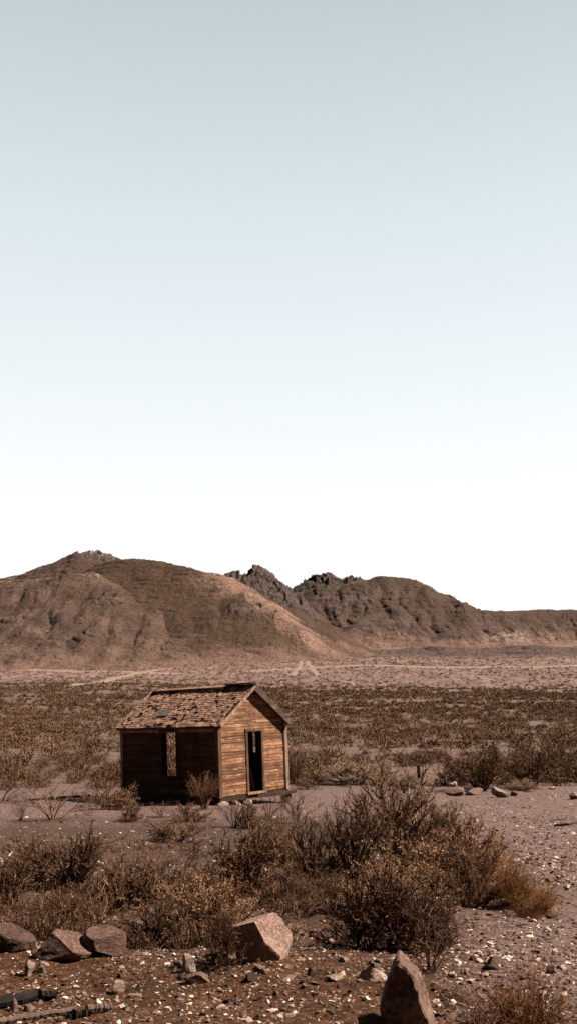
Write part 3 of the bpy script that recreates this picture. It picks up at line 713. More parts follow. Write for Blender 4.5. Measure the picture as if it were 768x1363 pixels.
# pointed fin of rock at the bottom edge
def fin():
    x, y, z = hit(533, 1372)
    outline = [(517, 1385), (515, 1345), (520, 1325), (529, 1298), (537, 1277), (541, 1275), (551, 1284), (561, 1300), (570, 1322), (577, 1345), (583, 1388)]
    pts = np.array([[(a - 540) * y / F, (1368 - b) * y / F] for a, b in outline])
    # resample and inflate the outline into a solid slab with a ridge
    t = np.linspace(0, len(pts) - 1, 60); P = np.stack([np.interp(t, range(len(pts)), pts[:, 0]), np.interp(t, range(len(pts)), pts[:, 1])], 1)
    c = np.array([.012, .06]); rings = []
    prof = [(-.105, .0), (-.103, .5), (-.095, .86), (-.085, .91), (0, .965), (.06, 1.0), (.10, .9), (.135, .6), (.145, 0)]
    for dy, k in prof:
        q = c + (P - c) * k; xs = q[:, 0] + .35 * dy * 0; rings.append(np.stack([xs + dy * .25 + .0, np.full(len(q), dy) - q[:, 0] * .75, q[:, 1]], 1))
    V = np.concatenate(rings); n = len(P); Fc = []
    for i in range(len(prof) - 1):
        for j in range(n): Fc.append([i * n + j, i * n + (j + 1) % n, (i + 1) * n + (j + 1) % n, (i + 1) * n + j])
    me = mesh('boulder', V, np.array(Fc), M['finrock'])
    import bmesh
    bm = bmesh.new(); bm.from_mesh(me); bmesh.ops.remove_doubles(bm, verts=bm.verts, dist=1e-4)
    bmesh.ops.subdivide_edges(bm, edges=bm.edges, cuts=2, use_grid_fill=True); bmesh.ops.recalc_face_normals(bm, faces=bm.faces)
    bm.verts.ensure_lookup_table(); co = np.array([v.co[:] for v in bm.verts])
    dsp = .016 * noise3(co * 9, 1., 3) + .007 * noise3(co * 28, 1., 8)
    dx = .020 * np.abs(pn(co[:, 0] * 22 - co[:, 2] * 9, co[:, 2] * 3, 12))
    for v, a, b in zip(bm.verts, dsp, dx):
        v.co.x += a; v.co.y += a * 1.2 - b; v.co.z += a * .6
    bm.to_mesh(me); bm.free()
    link('boulder', me, None, (x, y, z), label='dark pointed fin-shaped rock with sunlit right edge at the bottom of the picture', category='boulder')
    STONEPOS.append((x, y, .2))
fin()
boulder(494, 1378, 34, 22, 'stone_dark', 'small dark lump of rock touching the left foot of the pointed rock', seed=28, sub=3)
boulder(80, 1283, 76, 34, 'strata', 'long brown boulder with slanting grooves, dipping to the right, left foreground', planes=[((.45, -.2, .9), .32), ((-.5, -.85, .3), .5), ((-.9, 0, .3), .6)], seed=6, rot=(0, .15, 0))
boulder(134, 1276, 58, 32, 'strata', 'rounded brown boulder just right of the long grooved one', planes=[((.1, -.3, 1), .55), ((.6, -.8, .3), .6)], seed=9)
boulder(196, 1256, 44, 26, 'strata', 'smallest and lightest rounded boulder of the left row, half hidden by dark bush', planes=[((0, -.1, 1), .5)], seed=12)
boulder(10, 1270, 60, 30, 'strata', 'boulder cut by the left picture edge under a dark twiggy bush', planes=[((.5, 0, .8), .5)], seed=14)
boulder(498, 1308, 36, 14, 'stone', 'flat bright tan stone behind and left of the pointed rock', seed=15, sub=3)
boulder(252, 1297, 18, 22, 'stone', 'upright pale stone below the dark bush left of the bright-topped boulder', seed=16, sub=3)
boulder(262, 1311, 34, 12, 'stone_dark', 'flat brown slab lying below the upright pale stone', seed=17, sub=3)
boulder(298, 1287, 30, 18, 'stone_dark', 'brown angular rock leaning at the left foot of the bright-topped boulder', seed=18, sub=3)
boulder(157, 1324, 17, 15, 'stone', 'whitish round stone at the right end of the broken poles', seed=19, sub=3)
boulder(56, 1297, 16, 14, 'stone', 'whitish angular stone below the long grooved boulder', seed=20, sub=3)
boulder(38, 1302, 13, 19, 'stone', 'bright upright stone below the leftmost boulder', seed=24, sub=3)
boulder(18, 1348, 10, 16, 'stone_dark', 'small pointed brown stone between the black log and the pale pole', seed=25, sub=3)
boulder(655, 1293, 22, 15, 'stone_dark', 'triangular stone with dark shaded left side on the rust soil at right', planes=[((.8, 0, .6), .4), ((-.8, -.2, .6), .4)], seed=21, sub=3)
boulder(735, 1297, 14, 10, 'stone_dark', 'small black-looking stone alone in the gravel at the right', seed=22, sub=3)
boulder(445, 1307, 22, 9, 'stone', 'flat white stone in the middle of the foreground stones', seed=23, sub=3)
boulder(668, 1062, 23, 13, 'stone', 'round pale rock with dark left end at the far gravel edge', planes=[((-.9, -.2, .1), .55)], seed=30, sub=3, name='boulder')
boulder(684, 1060, 12, 7, 'stone_dark', 'small brown rock touching the round pale one', seed=31, sub=3)
boulder(606, 1060, 26, 11, 'stone_dark', 'flat dark rock at the far gravel edge, leftmost of its row', seed=32, sub=3)
boulder(632, 1059, 26, 9, 'stone_dark', 'low brown rock in the middle of the row at the far gravel edge', seed=33, sub=3)
boulder(604, 1048, 10, 7, 'stone', 'small whitish rock just behind the flat dark rock', seed=34, sub=3)
boulder(766, 1064, 16, 9, 'stone_dark', 'dark rock cut by the right picture edge on the far gravel', seed=35, sub=3)
boulder(736, 1051, 9, 4, 'stone', 'tiny white rock lying beyond the far gravel edge at the right', seed=36, sub=3)
boulder(484, 1043, 12, 6, 'stone', 'pale rock at the foot of the long straw-coloured bush', seed=37, sub=3)
boulder(540, 1056, 12, 7, 'stone', 'pale rock on the gravel below the small dark post', seed=38, sub=3)
# 270 countable stones + gravel
smesh = []
for i in range(10):
    V, Fc = rock_verts(np.random.default_rng(300 + i), 3, 12, (.25, .7), .03)
    V = V * np.array([1, .8, .55]); smesh.append(mesh('stone', V, Fc, M['stone'] if i % 5 < 3 else M['stone_dark']))
rg = np.random.default_rng(77)
n = 0
while n < 250:
    py = rg.triangular(1205, 1360, 1362); px = rg.uniform(-10, 778)
    if n % 4 == 0: px, py = rg.normal(330, 130), rg.normal(1300, 16)
    if py > 1362: continue
    gx, gy, gz = hit(px, py)
    if any((gx - a) ** 2 + (gy - b) ** 2 < (c + .03) ** 2 for a, b, c in STONEPOS): continue
    if any((gx - a) ** 2 + (gy - b) ** 2 < (c * .5) ** 2 for a, b, c in BUSHPOS): continue
    s = .5 * float(np.clip(rg.lognormal(math.log(.062 if n % 4 == 0 else .044), .42), .028, .13))
    o = link('stone', smesh[n % 10], None, (gx, gy, gz + s * .12), label='small angular stone strewn over the stony foreground soil', category='stone', group='small stones strewn over the foreground')
    o.scale = (s * rg.uniform(.8, 1.5), s, s * rg.uniform(.7, 1.4)); o.rotation_euler = (rg.normal(0, .35), rg.normal(0, .35), rg.uniform(0, 6.28))
    STONEPOS.append((gx, gy, s * 1.1)); n += 1
def gravel(name, label, n, y0, y1, half, smed, sig, smin, smax, mask=None, seed=1):
    rg = np.random.default_rng(seed)
    y = y0 * (y1 / y0) ** rg.uniform(0, 1, n); x = rg.uniform(-half, half, n) * y
    if mask is not None: k = mask(x, y, rg); x, y = x[k], y[k]
    n = len(x); s = np.clip(rg.lognormal(math.log(smed), sig, n), smin, smax) * .5
    z = ground(x, y); VV = []; FF = []; off = 0
    for k in range(8):
        TV, TF = rock_verts(np.random.default_rng(400 + k), 1, 6, (.2, .6), 0); TV = TV * (.62 / np.abs(TV).max())* 1.5
        m = np.arange(n) % 8 == k; c = int(m.sum())
        sc = s[m][:, None, None] * np.stack([rg.uniform(.8, 1.5, c), rg.uniform(.7, 1.1, c), rg.uniform(.35, .8, c)], 1)[:, None]
        P = TV[None] * sc; a = rg.uniform(0, 2 * PI, c)[:, None]; tl = rg.normal(0, .35, c)[:, None]
        Pz = P[..., 2] + P[..., 0] * tl
        X = P[..., 0] * np.cos(a) - P[..., 1] * np.sin(a) + x[m][:, None]; Y = P[..., 0] * np.sin(a) + P[..., 1] * np.cos(a) + y[m][:, None]
        VV.append(np.stack([X, Y, Pz + (z[m] + s[m] * .12)[:, None]], -1).reshape(-1, 3))
        FF.append((TF[None] + (np.arange(c) * len(TV))[:, None, None] + off).reshape(-1, 3)); off += c * len(TV)
    link(name, mesh(name, np.concatenate(VV), np.concatenate(FF), M['gravel']), None, kind='stuff', label=label, category='gravel')
gravel('gravel', 'fine mixed gravel and chips over the rust-coloured foreground soil', 26000, 4.2, 9.5, .36, .019, .5, .008, .06,
       lambda x, y, r: r.uniform(size=len(x)) < .45 + .55 * sstep(-.3, .5, fbm(x / .5, y / .5, 141, 2)), 5)
gravel('gravel', 'grey-pink gravel spread over the clearing right of the bushes', 26000, 6, 34, .36, .028, .45, .012, .08,
       lambda x, y, r: r.uniform(size=len(x)) < np.maximum(sstep(.0, 1.6, x - .07 * (y - 6)) * .9, .16), 6)
gravel('gravel', 'coarse pale-flecked gravel of the far half of the clearing', 24000, 12, 44, .36, .048, .45, .02, .12,
       lambda x, y, r: r.uniform(size=len(x)) < np.maximum(sstep(.2, 1.8, x - .03 * (y - 6)) * .9, .12), 7)
gravel('gravel', 'scattered chips on the bare soil in front of the shack', 2600, 9, 45, .36, .045, .5, .02, .13, None, 8)

# ------------------------------------------------------------------ wood litter
def stick(name, pts, r0, r1, mat, label, cat, sides=8, jag=.1, seed=0, lift=.0):
    P = np.array(pts, float); rg = np.random.default_rng(seed); k = 26
    t = np.linspace(0, len(P) - 1, k); Q = np.stack([np.interp(t, range(len(P)), P[:, i]) for i in range(3)], 1)
    Q += rg.normal(size=Q.shape) * r0 * .10; R = np.linspace(r0, r1, k) * (1 + rg.normal(size=k) * jag)
    V, Fc = tube_mesh(Q[None], R[None], sides)
    n = len(V); V = np.concatenate([V, [Q[0]], [Q[-1]]])
    caps = [[n, (j + 1) % sides, j, j] for j in range(sides)] + [[n + 1, (k - 1) * sides + j, (k - 1) * sides + (j + 1) % sides, (k - 1) * sides + (j + 1) % sides] for j in range(sides)]
    V[:n] *= 1; me = bpy.data.meshes.new(name); me.from_pydata([tuple(v) for v in V], [], [tuple(f) for f in Fc] + [tuple(c[:3]) for c in caps]); me.update()
    me.materials.append(M[mat]); link(name, me, None, label=label, category=cat)
def gpt(px, py, dz=0):
    a = hit(px, py); return (a[0], a[1], a[2] + dz)
M['charcoal'] = plain_mat('charred_wood', (.012, .009, .008))
M['pole'] = plain_mat('grey_pole', (.10, .066, .05)); M['stickpale'] = plain_mat('bleached_stick', (.42, .31, .24)); M['stickdark'] = plain_mat('dark_stick', (.035, .022, .016))
stick('log', [gpt(-30, 1345, .03), gpt(20, 1340, .03), gpt(48, 1334, .04), gpt(72, 1332, .025)], .036, .026, 'charcoal', 'charred black log lying at the bottom left corner', 'log', seed=1)
stick('pole', [gpt(-6, 1366, .02), gpt(50, 1358, .025), gpt(102, 1352, .03)], .016, .018, 'pole', 'long grey weathered pole lying at the bottom left below the black log', 'pole', jag=.13, seed=2)
stick('pole', [gpt(114, 1351, .03), gpt(148, 1347, .025)], .018, .02, 'pole', 'short broken-off end of the grey pole, beside the whitish stone', 'pole', jag=.14, seed=3)
stick('log', [gpt(92, 1357, .01), gpt(118, 1353, .01)], .026, .022, 'charcoal', 'short charred stump where the grey pole is broken', 'log', jag=.2, seed=4)
stick('stick', [gpt(52, 1176, .02), gpt(75, 1174, .03), gpt(98, 1171, .02)], .011, .008, 'stickpale', 'thin bleached stick lying behind the open forked bush at the left', 'stick', seed=5)
stick('stick', [gpt(8, 1158, .02), gpt(9, 1147, .03), gpt(16, 1144, .1)], .012, .008, 'stickpale', 'short curved pale root at the left picture edge', 'stick', seed=6)
bx = gpt(530, 1156); 
stick('stick', [(bx[0], bx[1] - .25, bx[2] + .12), (bx[0] + .05, bx[1] - .3, bx[2] + .30), (bx[0] + .10, bx[1] - .3, bx[2] + .36), (bx[0] + .085, bx[1] - .28, bx[2] + .5)], .011, .006, 'stickpale', 'bleached crooked branch standing inside the tallest bush', 'stick', seed=7)
stick('stick', [gpt(738, 1100, .02), gpt(756, 1099, .03), gpt(790, 1096, .04)], .03, .035, 'stickdark', 'dark stick lying on the gravel at the right picture edge', 'stick', seed=8)
stick('stick', [gpt(732, 1094, .01), gpt(748, 1091, .02)], .02, .012, 'stickdark', 'thin short dark stick just left of the stick at the right picture edge', 'stick', seed=9)
stick('stick', [gpt(380, 1187, .02), gpt(400, 1184, .03), gpt(410, 1184, .02)], .010, .007, 'stickpale', 'thin pale stick lying below the dark-bottomed bush in the middle', 'stick', seed=10)
stick('ground_strip', [gpt(120, 1061, .05), gpt(40, 1066, .05)], .05, .04, 'stickdark', 'long dark strip lying on the ground left of the shack', 'ground_strip', sides=4, jag=.05, seed=11)  # low dark strip laid along the ground, running left
# marker post
pp = gpt(557, 1036)
b = MB(); w_ = .085; hh = .62
b.hexa([(-w_, -w_, -.1), (w_, -w_, -.1), (w_, w_, -.1), (-w_, w_, -.1), (-w_ * .9, -w_, hh), (w_ * .8, -w_ * .9, hh + .04), (w_ * .8, w_ * .9, hh + .03), (-w_ * .9, w_, hh)])
o = b.build('post', M['charcoal'], None, label='short dark wooden post standing alone beyond the gravel', category='post'); o.location = pp

# ------------------------------------------------------------------ the shack (local x along the gable wall, local y along the long wall)
GW, GL, WH, PITCH = 3.45, 5.22, 2.41, math.radians(36.2)
TP = math.tan(PITCH)
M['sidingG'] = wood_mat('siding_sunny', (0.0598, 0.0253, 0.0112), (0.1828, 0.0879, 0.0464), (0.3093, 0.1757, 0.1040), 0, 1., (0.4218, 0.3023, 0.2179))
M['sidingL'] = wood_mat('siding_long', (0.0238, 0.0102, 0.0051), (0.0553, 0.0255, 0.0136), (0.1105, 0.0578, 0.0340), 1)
M['shingle'] = wood_mat('old_shingles', (0.0947, 0.0486, 0.0312), (0.2367, 0.1352, 0.0947), (0.4328, 0.2705, 0.1961), 0)
M['sheath'] = wood_mat('roof_boards', (.018, .010, .007), (.050, .028, .020), (.095, .058, .043), 1)
M['trim'] = wood_mat('trim_wood', (.09, .050, .030), (.20, .125, .085), (.36, .25, .18), 2)
M['trimdark'] = wood_mat('dark_trim', (.012, .007, .005), (.030, .017, .012), (.055, .034, .024), 2)
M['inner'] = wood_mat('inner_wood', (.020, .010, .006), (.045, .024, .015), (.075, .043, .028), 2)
M['metalpatch'] = plain_mat('weathered_tin', (.12, .125, .115), .6)
M['rafter'] = wood_mat('fascia_wood', (.030, .020, .013), (.078, .055, .038), (.14, .10, .075), 0)
root = bpy.data.objects.new('wooden_shack', None); COL.objects.link(root)
root.location = (SH_B[0], SH_B[1], EYE - 3.44); root.rotation_euler = (-.035, -.024, ROTZ)
root['label'] = 'abandoned wooden shack with gabled shingle roof, orange sunlit end wall and open doorway'; root['category'] = 'shack'
rs = np.random.default_rng(5)
def lap_wall(name, mat, along, fixed, outward, length, height, openings, gable=False, parent=root, missing=0.0, seed=0):
    """horizontal lap boards; along 0=x 1=y; openings (a0,a1,z0,z1)"""
    rs = np.random.default_rng(seed); mb = MB(); z = 0; bh = .105
    top = height + (GW / 2 * TP if gable else 0)
    while z < top - .02:
        z1 = min(z + bh, top); lo, hi = 0., length
        def lim(zz):
            if gable and zz > height:
                k = (zz - height) / TP; return k + .02, length - k - .02
            return 0., length
        zm = z + .5 * (z1 - z)
        segs = [lim(z) + ()]; pieces = [(0, 1)]
        spans = [[lim(z)[0], lim(z)[1]]]
        for a0, a1, o0, o1 in openings:
            if z1 > o0 + .02 and z < o1 - .02:
                ns = []
                for s0, s1 in spans:
                    if a0 > s0 and a1 < s1: ns += [[s0, a0], [a1, s1]]
                    elif a1 <= s0 or a0 >= s1: ns.append([s0, s1])
                    elif a0 <= s0: ns.append([a1, s1])
                    else: ns.append([s0, a0])
                spans = ns
        for s0, s1 in spans:
            cuts = [s0]; 
            while s1 - cuts[-1] > 1.5: cuts.append(cuts[-1] + rs.uniform(.5, 1.5))
            cuts.append(s1)
            for c0, c1 in zip(cuts[:-1], cuts[1:]):
                if rs.uniform() < missing: continue
                l1 = lim(z1)
                t0 = max(c0, l1[0]) if abs(c0 - lim(z)[0]) < 1e-6 else c0
                t1 = min(c1, l1[1]) if abs(c1 - lim(z)[1]) < 1e-6 else c1
                if t1 - t0 < .03: t0 = t1 = (t0 + t1) / 2
                e = .004; jb = rs.normal(0, .007, 4); wb = rs.normal(0, .004); tilt = rs.uniform(.010, .020)
                def P(a, z_, o):
                    p = [0, 0, z_]; p[along] = a; p[1 - along] = fixed + outward * o; return tuple(p)
                zb0, zb1 = z + jb[0], z + jb[1]; zt0, zt1 = z1 + .012, z1 + .012
                mb.hexa([P(c0 + e, zb0, tilt - .012 + wb), P(c1 - e, zb1, tilt - .012 + wb), P(c1 - e, zb1, tilt + .006 + wb), P(c0 + e, zb0, tilt + .006 + wb),
                         P(t0 + e, zt0, .0), P(t1 - e, zt1, .0), P(t1 - e, zt1, .011), P(t0 + e, zt0, .011)])
        z += bh
    return mb.build(name, mat, parent)
DOOR = (1.42, 2.12, 0., 2.12); WIN = (2.08, 2.92, .66, 2.2); BACKO = (2.20, 2.72, .36, 2.14); SLIT = (1.56, 1.66, 1.3, 2.1)
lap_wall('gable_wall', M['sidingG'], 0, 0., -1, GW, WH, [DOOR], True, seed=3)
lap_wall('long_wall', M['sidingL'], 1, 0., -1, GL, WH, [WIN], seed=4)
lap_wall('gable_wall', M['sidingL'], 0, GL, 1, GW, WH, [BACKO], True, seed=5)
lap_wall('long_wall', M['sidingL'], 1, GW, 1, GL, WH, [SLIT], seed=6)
# studs inside
for i in range(9):
    yy = .02 + i * (GL - .12) / 8
    for xx in (.02, GW - .1):
        if xx < 1 and WIN[0] - .1 < yy < WIN[1]: continue
        MB().box(xx, xx + .08, yy, yy + .045, 0, WH).build('stud', M['inner'], root)
for xx in (.6, 1.2, 2.9):
    MB().box(xx, xx + .045, .02, .1, 0, WH).build('stud', M['inner'], root)
MB().box(.0, GW, .0, GL, -.04, 0.).build('floor', M['inner'], root)
# inner leaf of door and window linings
def frame(name, along, fixed, out, a0, a1, z0, z1, w, mat, depth=.05, sill=True, head=True):
    mb = MB(); d0, d1 = sorted((fixed + out * (-.03), fixed + out * (depth)))
    def B(aa, ab, za, zb, ex=0):
        e0, e1 = sorted((fixed + out * (-.03), fixed + out * (depth + ex)))
        if along == 0: mb.box(aa, ab, e0, e1, za, zb)
        else: mb.box(e0, e1, aa, ab, za, zb)
    B(a0 - w, a0, z0 - (w * .6 if sill else 0), z1); B(a1, a1 + w, z0 - (w * .6 if sill else 0), z1)
    if head: B(a0 - w * 1.15, a1 + w * 1.15, z1, z1 + w, .012)
    if sill: B(a0 - w * 1.2, a1 + w * 1.2, z0 - w * .9, z0 - .003 if not sill else z0, .04)
    return mb.build(name, mat, root)
M['doortrim'] = wood_mat('door_trim', (.035, .018, .010), (.085, .045, .026), (.15, .090, .056), 2)
frame('door_frame', 0, 0., -1, DOOR[0], DOOR[1], DOOR[2], DOOR[3], .10, M['doortrim'], sill=False)
frame('window_frame', 1, 0., -1, WIN[0], WIN[1], WIN[2], WIN[3], .11, M['trimdark'])
frame('window_frame', 0, GL, 1, BACKO[0], BACKO[1], BACKO[2], BACKO[3], .10, M['trimdark'])
MB().box(DOOR[0] - .12, DOOR[1] + .12, -.10, .02, -.06, .015).build('door_sill', M['trim'], root)
# corner boards
for (cx, cy, ox, oy, mt, w) in ((0, 0, -1, -1, 'doortrim', .10), (GW, 0, 1, -1, 'trim', .10), (0, GL, -1, 1, 'trim', .10), (GW, GL, 1, 1, 'doortrim', .10)):
    mb = MB(); t = .022; g = .036
    x0, x1 = sorted((cx + ox * g, cx - ox * w)); y0, y1 = sorted((cy + oy * g, cy + oy * (g + t)))
    mb.box(x0, x1, y0, y1, -.05, WH)
    x0, x1 = sorted((cx + ox * (g + .001), cx + ox * (g + t))); y0, y1 = sorted((cy + oy * (g + t), cy - oy * w))
    mb.box(x0, x1, y0, y1, -.05, WH)
    mb.build('corner_board', M[mt], root)
MB().box(GW - .16, GW - .115, -.045, -.03, 0, WH).build('trim_strip', M['trimdark'], root)
# broken boards leaning inside the doorway
for k, (x0, x1, yy, zz, w_) in enumerate(((1.50, 1.62, .35, 1.1, .09), (1.9, 1.72, .5, 1.5, .07), (2.02, 2.1, .30, .8, .10))):
    mb = MB(); mb.beam((x0, yy, 0), (x1, yy + .25, zz), w_, .02, (0, 1, 0)); mb.build('broken_board', M['trim'], root)
# sill beams and piers, the shack stands a little clear of the ground
MB().box(.0, GW, -.02, .12, -.2, -.045).build('sill_beam', M['trimdark'], root)
MB().box(-.02, .10, .125, GL, -.2, -.045).build('sill_beam', M['trimdark'], root)
MB().box(.0, GW, GL - .1, GL + .02, -.2, -.045).build('sill_beam', M['trimdark'], root)
MB().box(GW - .1, GW + .02, .125, GL - .105, -.2, -.045).build('sill_beam', M['trimdark'], root)
MB().box(1.75, 3.62, -.30, -.04, -.19, -.10).build('step', M['trimdark'], root)
for i, (sx, sy, sz_) in enumerate(((.12, -.04, .3), (.75, -.02, .24), (1.35, 0, .22), (3.4, .02, .3), (.02, 2.5, .3), (.02, 5.2, .3), (3.5, 5.2, .4), (3.5, 2.6, .4))):
    V, Fc = rock_verts(np.random.default_rng(500 + i), 3, 7, (.5, .85), .05); V = V * np.array([sz_ * .9, sz_ * .6, .17])
    me = mesh('foundation_stone', V, Fc, M['stone']); link('foundation_stone', me, root, (sx, sy, -.33))
# roof
cs, sn_ = math.cos(PITCH), math.sin(PITCH)
EO, RO = .10, .22                                     # eave and rake overhang
SL = (GW / 2 + EO) / cs                               # slope length
def rp(side, s, y, n):
    """point on a slope: s metres up from the eave, n metres off the plane"""
    xl = -EO + s * cs; zl = WH - EO * TP + s * sn_ + .03
    xl -= n * sn_; zl += n * cs
    return (xl, y, zl) if side < 0 else (GW - xl, y, zl)
Y0, Y1 = -RO, GL + .22
def slab(mb, side, s0, s1, y0, y1, n0, n1, sk=0., lift=0.):
    mb.hexa([rp(side, s0, y0, n0), rp(side, s0 + sk, y1, n0), rp(side, s1 + sk, y1, n0), rp(side, s1, y0, n0), rp(side, s0, y0, n1 + lift), rp(side, s0 + sk, y1, n1 + lift), rp(side, s1 + sk, y1, n1), rp(side, s1, y0, n1)])
slopes = {}
for side in (-1, 1):
    mb = MB(); s = 0.
    while s < SL - .05:
        w = .17; e = min(s + w - (rs.uniform(.01, .05) if side < 0 else .001), SL)
        a, b_ = Y0, Y1
        if side < 0 and 1.55 < s < 2.05: b_ = Y1 - rs.uniform(.25, .7)      # broken out at the far upper corner
        if side < 0 and 1.0 < s < 1.3: b_ = Y1 - rs.uniform(0, .15)
        mb_cuts = [a]
        while b_ - mb_cuts[-1] > 2.6: mb_cuts.append(mb_cuts[-1] + rs.uniform(1.3, 2.3))
        mb_cuts.append(b_)
        for c0, c1 in zip(mb_cuts[:-1], mb_cuts[1:]): slab(mb, side, s, e, c0 + .003, c1 - .003, 0, .02)
        s += w
    slopes[side] = mb.build('roof_slope', M['sheath'], root)
    # rafters
    for yy in np.linspace(.0, GL - .05, 8):
        r_ = MB(); slab(r_, side, .12, SL - .06, yy, yy + .05, -.10, -.003); r_.build('rafter', M['inner'], slopes[side])
def shingles(side, miss, seed):
    rs = np.random.default_rng(seed); mb = MB(); course = .115; n = int(SL / course)
    for i in range(n):
        s = i * course - .03; y = Y0 + rs.uniform(0, .1)
        while y < Y1 - .04:
            w = rs.uniform(.08, .21); y2 = min(y + w, Y1 + rs.uniform(-.02, .02))
            m = miss(s, y, rs)
            if not m:
                L = .27 if rs.uniform() > .15 else .2
                top = min(s + L, SL)
                lift = max(0, rs.normal(.0, .003)); sk = rs.normal(0, .008); d = rs.normal(0, .012)
                if rs.uniform() < .09: lift += rs.uniform(.015, .035); sk += rs.normal(0, .04)
                a0, a1 = s + d, top
                mb.hexa([rp(side, a0, y + .003, .040), rp(side, a0 + sk, y2 - .003, .040), rp(side, a1 + sk, y2 - .003, .021), rp(side, a1, y + .003, .021),
                         rp(side, a0, y + .003, .049 + lift), rp(side, a0 + sk, y2 - .003, .049 + lift * .5), rp(side, a1 + sk, y2 - .003, .029), rp(side, a1, y + .003, .029)])
            y = y2
    return mb.build('shingles', M['shingle'], slopes[side])
def miss_l(s, y, rs):
    f = float(fbm(np.array([y / .55]), np.array([s / .35]), 151, 2)[0])
    p = .08 + .7 * (f > .40) + .3 * (f > .22)
    # a long diagonal tear near the far end, bare patches by the near eave and rake
    d = abs((y - 4.25) + (s - 1.5) * .9)
    if d < .10 and .9 < s < 2.15: return True
    if y > 4.9 and 1.5 < s < 2.1: return True
    if y < -.12 and .25 < s < 1.25 and rs.uniform() < .8: return True
    if abs((y - 2.15) + (s - .1) * .9) < .13 and s < .42: return True
    if abs((y - 2.75) + (s - .1) * .9) < .06 and s < .3: return True
    return rs.uniform() < p
shingles(-1, miss_l, 21)
shingles(1, lambda s, y, rs: False, 22)
mb = MB(); slab(mb, -1, .62, 1.02, 3.05, 3.55, .068, .074); 
mb.build('roof_patch', M['metalpatch'], slopes[-1])
for k in range(5):
    mb = MB(); slab(mb, -1, .60, 1.08, 3.02 + k * .13, 3.06 + k * .13, .076, .090, -.02); mb.build('batten', M['pole'], slopes[-1])
# ridge boards, one lifted and dark, the other pale
zr = WH + GW / 2 * TP + .03 + .05
mb = MB(); mb.beam((GW / 2 - .02, Y0 - .02, zr + .075), (GW / 2 - .02, 1.25, zr + .06), .16, .045); mb.build('ridge_board', M['sheath'], root)
mb = MB(); mb.beam((GW / 2 - .07, 1.3, zr + .015), (GW / 2 - .06, GL - .1, zr + .0), .15, .03, (-.5, 0, 1)); mb.build('ridge_board', M['shingle'], root)
mb = MB(); mb.beam((GW / 2 + .07, Y0, zr - .01), (GW / 2 + .07, GL + .1, zr - .01), .15, .03, (.6, 0, 1)); mb.build('ridge_board', M['sheath'], root)
# rake boards (bargeboards) and fascias
for yy, mt in ((Y0 - .024, None), (Y1 + .002, None)):
    for side in (-1, 1):
        mb = MB(); slab(mb, side, -.02 if side > 0 else 0.02, SL - .01, yy, yy + .022, -.15 if side > 0 else -.05, .058)
        mb.build('rake_board', M['rafter'] if side > 0 else M['trim'], root)
for side in (-1, 1):
    mb = MB(); slab(mb, side, -.024, -.002, Y0 + .002, Y1 - .004, -.07, .03); mb.build('fascia', M['sheath'], root)
mb = MB(); mb.box(-.055, -.038, .12, GL - .12, WH - .22, WH - .06); mb.build('frieze_board', M['trim'], root)
# roof overhang end lookouts: small blocks on the rake seen from below
for side in (-1, 1):
    for s in (.3, 1.1, 1.9):
        mb = MB(); slab(mb, side, s, s + .05, Y0 + .01, -.04, -.06, -.003); mb.build('lookout', M['inner'], slopes[side])

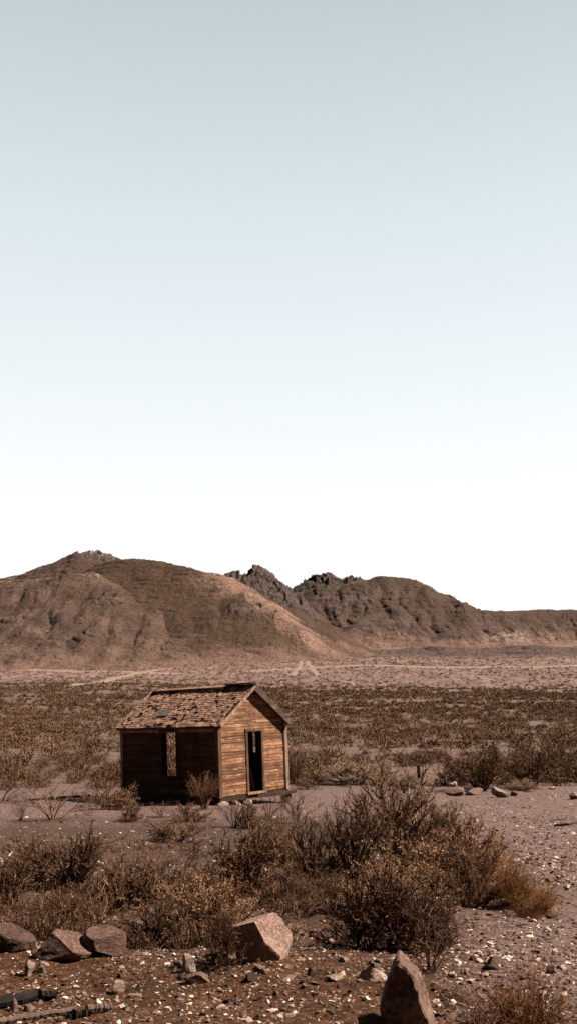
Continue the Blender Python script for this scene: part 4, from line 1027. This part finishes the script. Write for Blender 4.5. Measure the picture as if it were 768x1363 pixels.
# ------------------------------------------------------------------ light, sky, camera
FLAT = (5.34, 5.52, 5.52)
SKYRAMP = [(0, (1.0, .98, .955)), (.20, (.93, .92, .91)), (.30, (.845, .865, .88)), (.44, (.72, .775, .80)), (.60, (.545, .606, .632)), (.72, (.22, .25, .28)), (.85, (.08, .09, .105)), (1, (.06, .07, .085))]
SUN_EL, SUN_AZ = math.radians(47), math.radians(92)        # azimuth clockwise from +Y (view direction)
d = Vector((math.sin(SUN_AZ - math.radians(3)) * math.cos(SUN_EL), math.cos(SUN_AZ - math.radians(3)) * math.cos(SUN_EL), math.sin(SUN_EL)))
L = bpy.data.lights.new('sun', 'SUN'); L.energy = 4.9; L.angle = math.radians(.5); L.color = (1, .87, .75)
lo = bpy.data.objects.new('sun', L); COL.objects.link(lo); lo.rotation_euler = d.to_track_quat('Z', 'Y').to_euler()
W = bpy.data.worlds.new('World'); S.world = W; W.use_nodes = True; nt = W.node_tree; nt.nodes.clear(); q = N(nt)
sky = q.n('TexSky'); sky.sky_type = 'NISHITA'; sky.sun_disc = False; sky.sun_elevation = SUN_EL; sky.sun_rotation = SUN_AZ - math.radians(3)
sky.altitude = 900; sky.air_density = 1.0; sky.dust_density = 1.6; sky.ozone_density = 1.0
hs = q.n('HueSaturation'); hs.inputs['Saturation'].default_value = .30; q.l(sky.outputs[0], hs.inputs['Color'])
tc = q.n('TexCoord'); sx = q.n('SeparateXYZ'); q.l(tc.outputs['Generated'], sx.inputs[0])
# sky shaped: bright ahead, dimmed overhead and behind the camera to deepen shade
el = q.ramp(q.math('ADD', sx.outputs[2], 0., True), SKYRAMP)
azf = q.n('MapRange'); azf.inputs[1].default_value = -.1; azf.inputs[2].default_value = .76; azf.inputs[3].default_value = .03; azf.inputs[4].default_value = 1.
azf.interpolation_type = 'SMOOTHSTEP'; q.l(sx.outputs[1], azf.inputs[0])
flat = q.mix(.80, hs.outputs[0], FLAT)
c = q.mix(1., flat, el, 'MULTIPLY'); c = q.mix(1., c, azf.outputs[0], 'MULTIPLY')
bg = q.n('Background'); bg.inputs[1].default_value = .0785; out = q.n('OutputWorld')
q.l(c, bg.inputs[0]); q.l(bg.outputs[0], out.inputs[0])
cam = bpy.data.cameras.new('camera'); co = bpy.data.objects.new('camera', cam); COL.objects.link(co)
cam.sensor_fit = 'VERTICAL'; cam.sensor_height = 24; cam.lens = F / 1363 * 24; cam.clip_end = 20000; cam.clip_start = .1
co.location = (0, 0, EYE); co.rotation_euler = (PI / 2 + TILT, 0, 0); S.camera = co
S.view_settings.view_transform = 'Standard'; S.view_settings.look = 'None'; S.view_settings.exposure = 1.4; S.view_settings.gamma = 1
S.view_settings.use_curve_mapping = False
S.cycles.max_bounces = 6; S.cycles.diffuse_bounces = 3
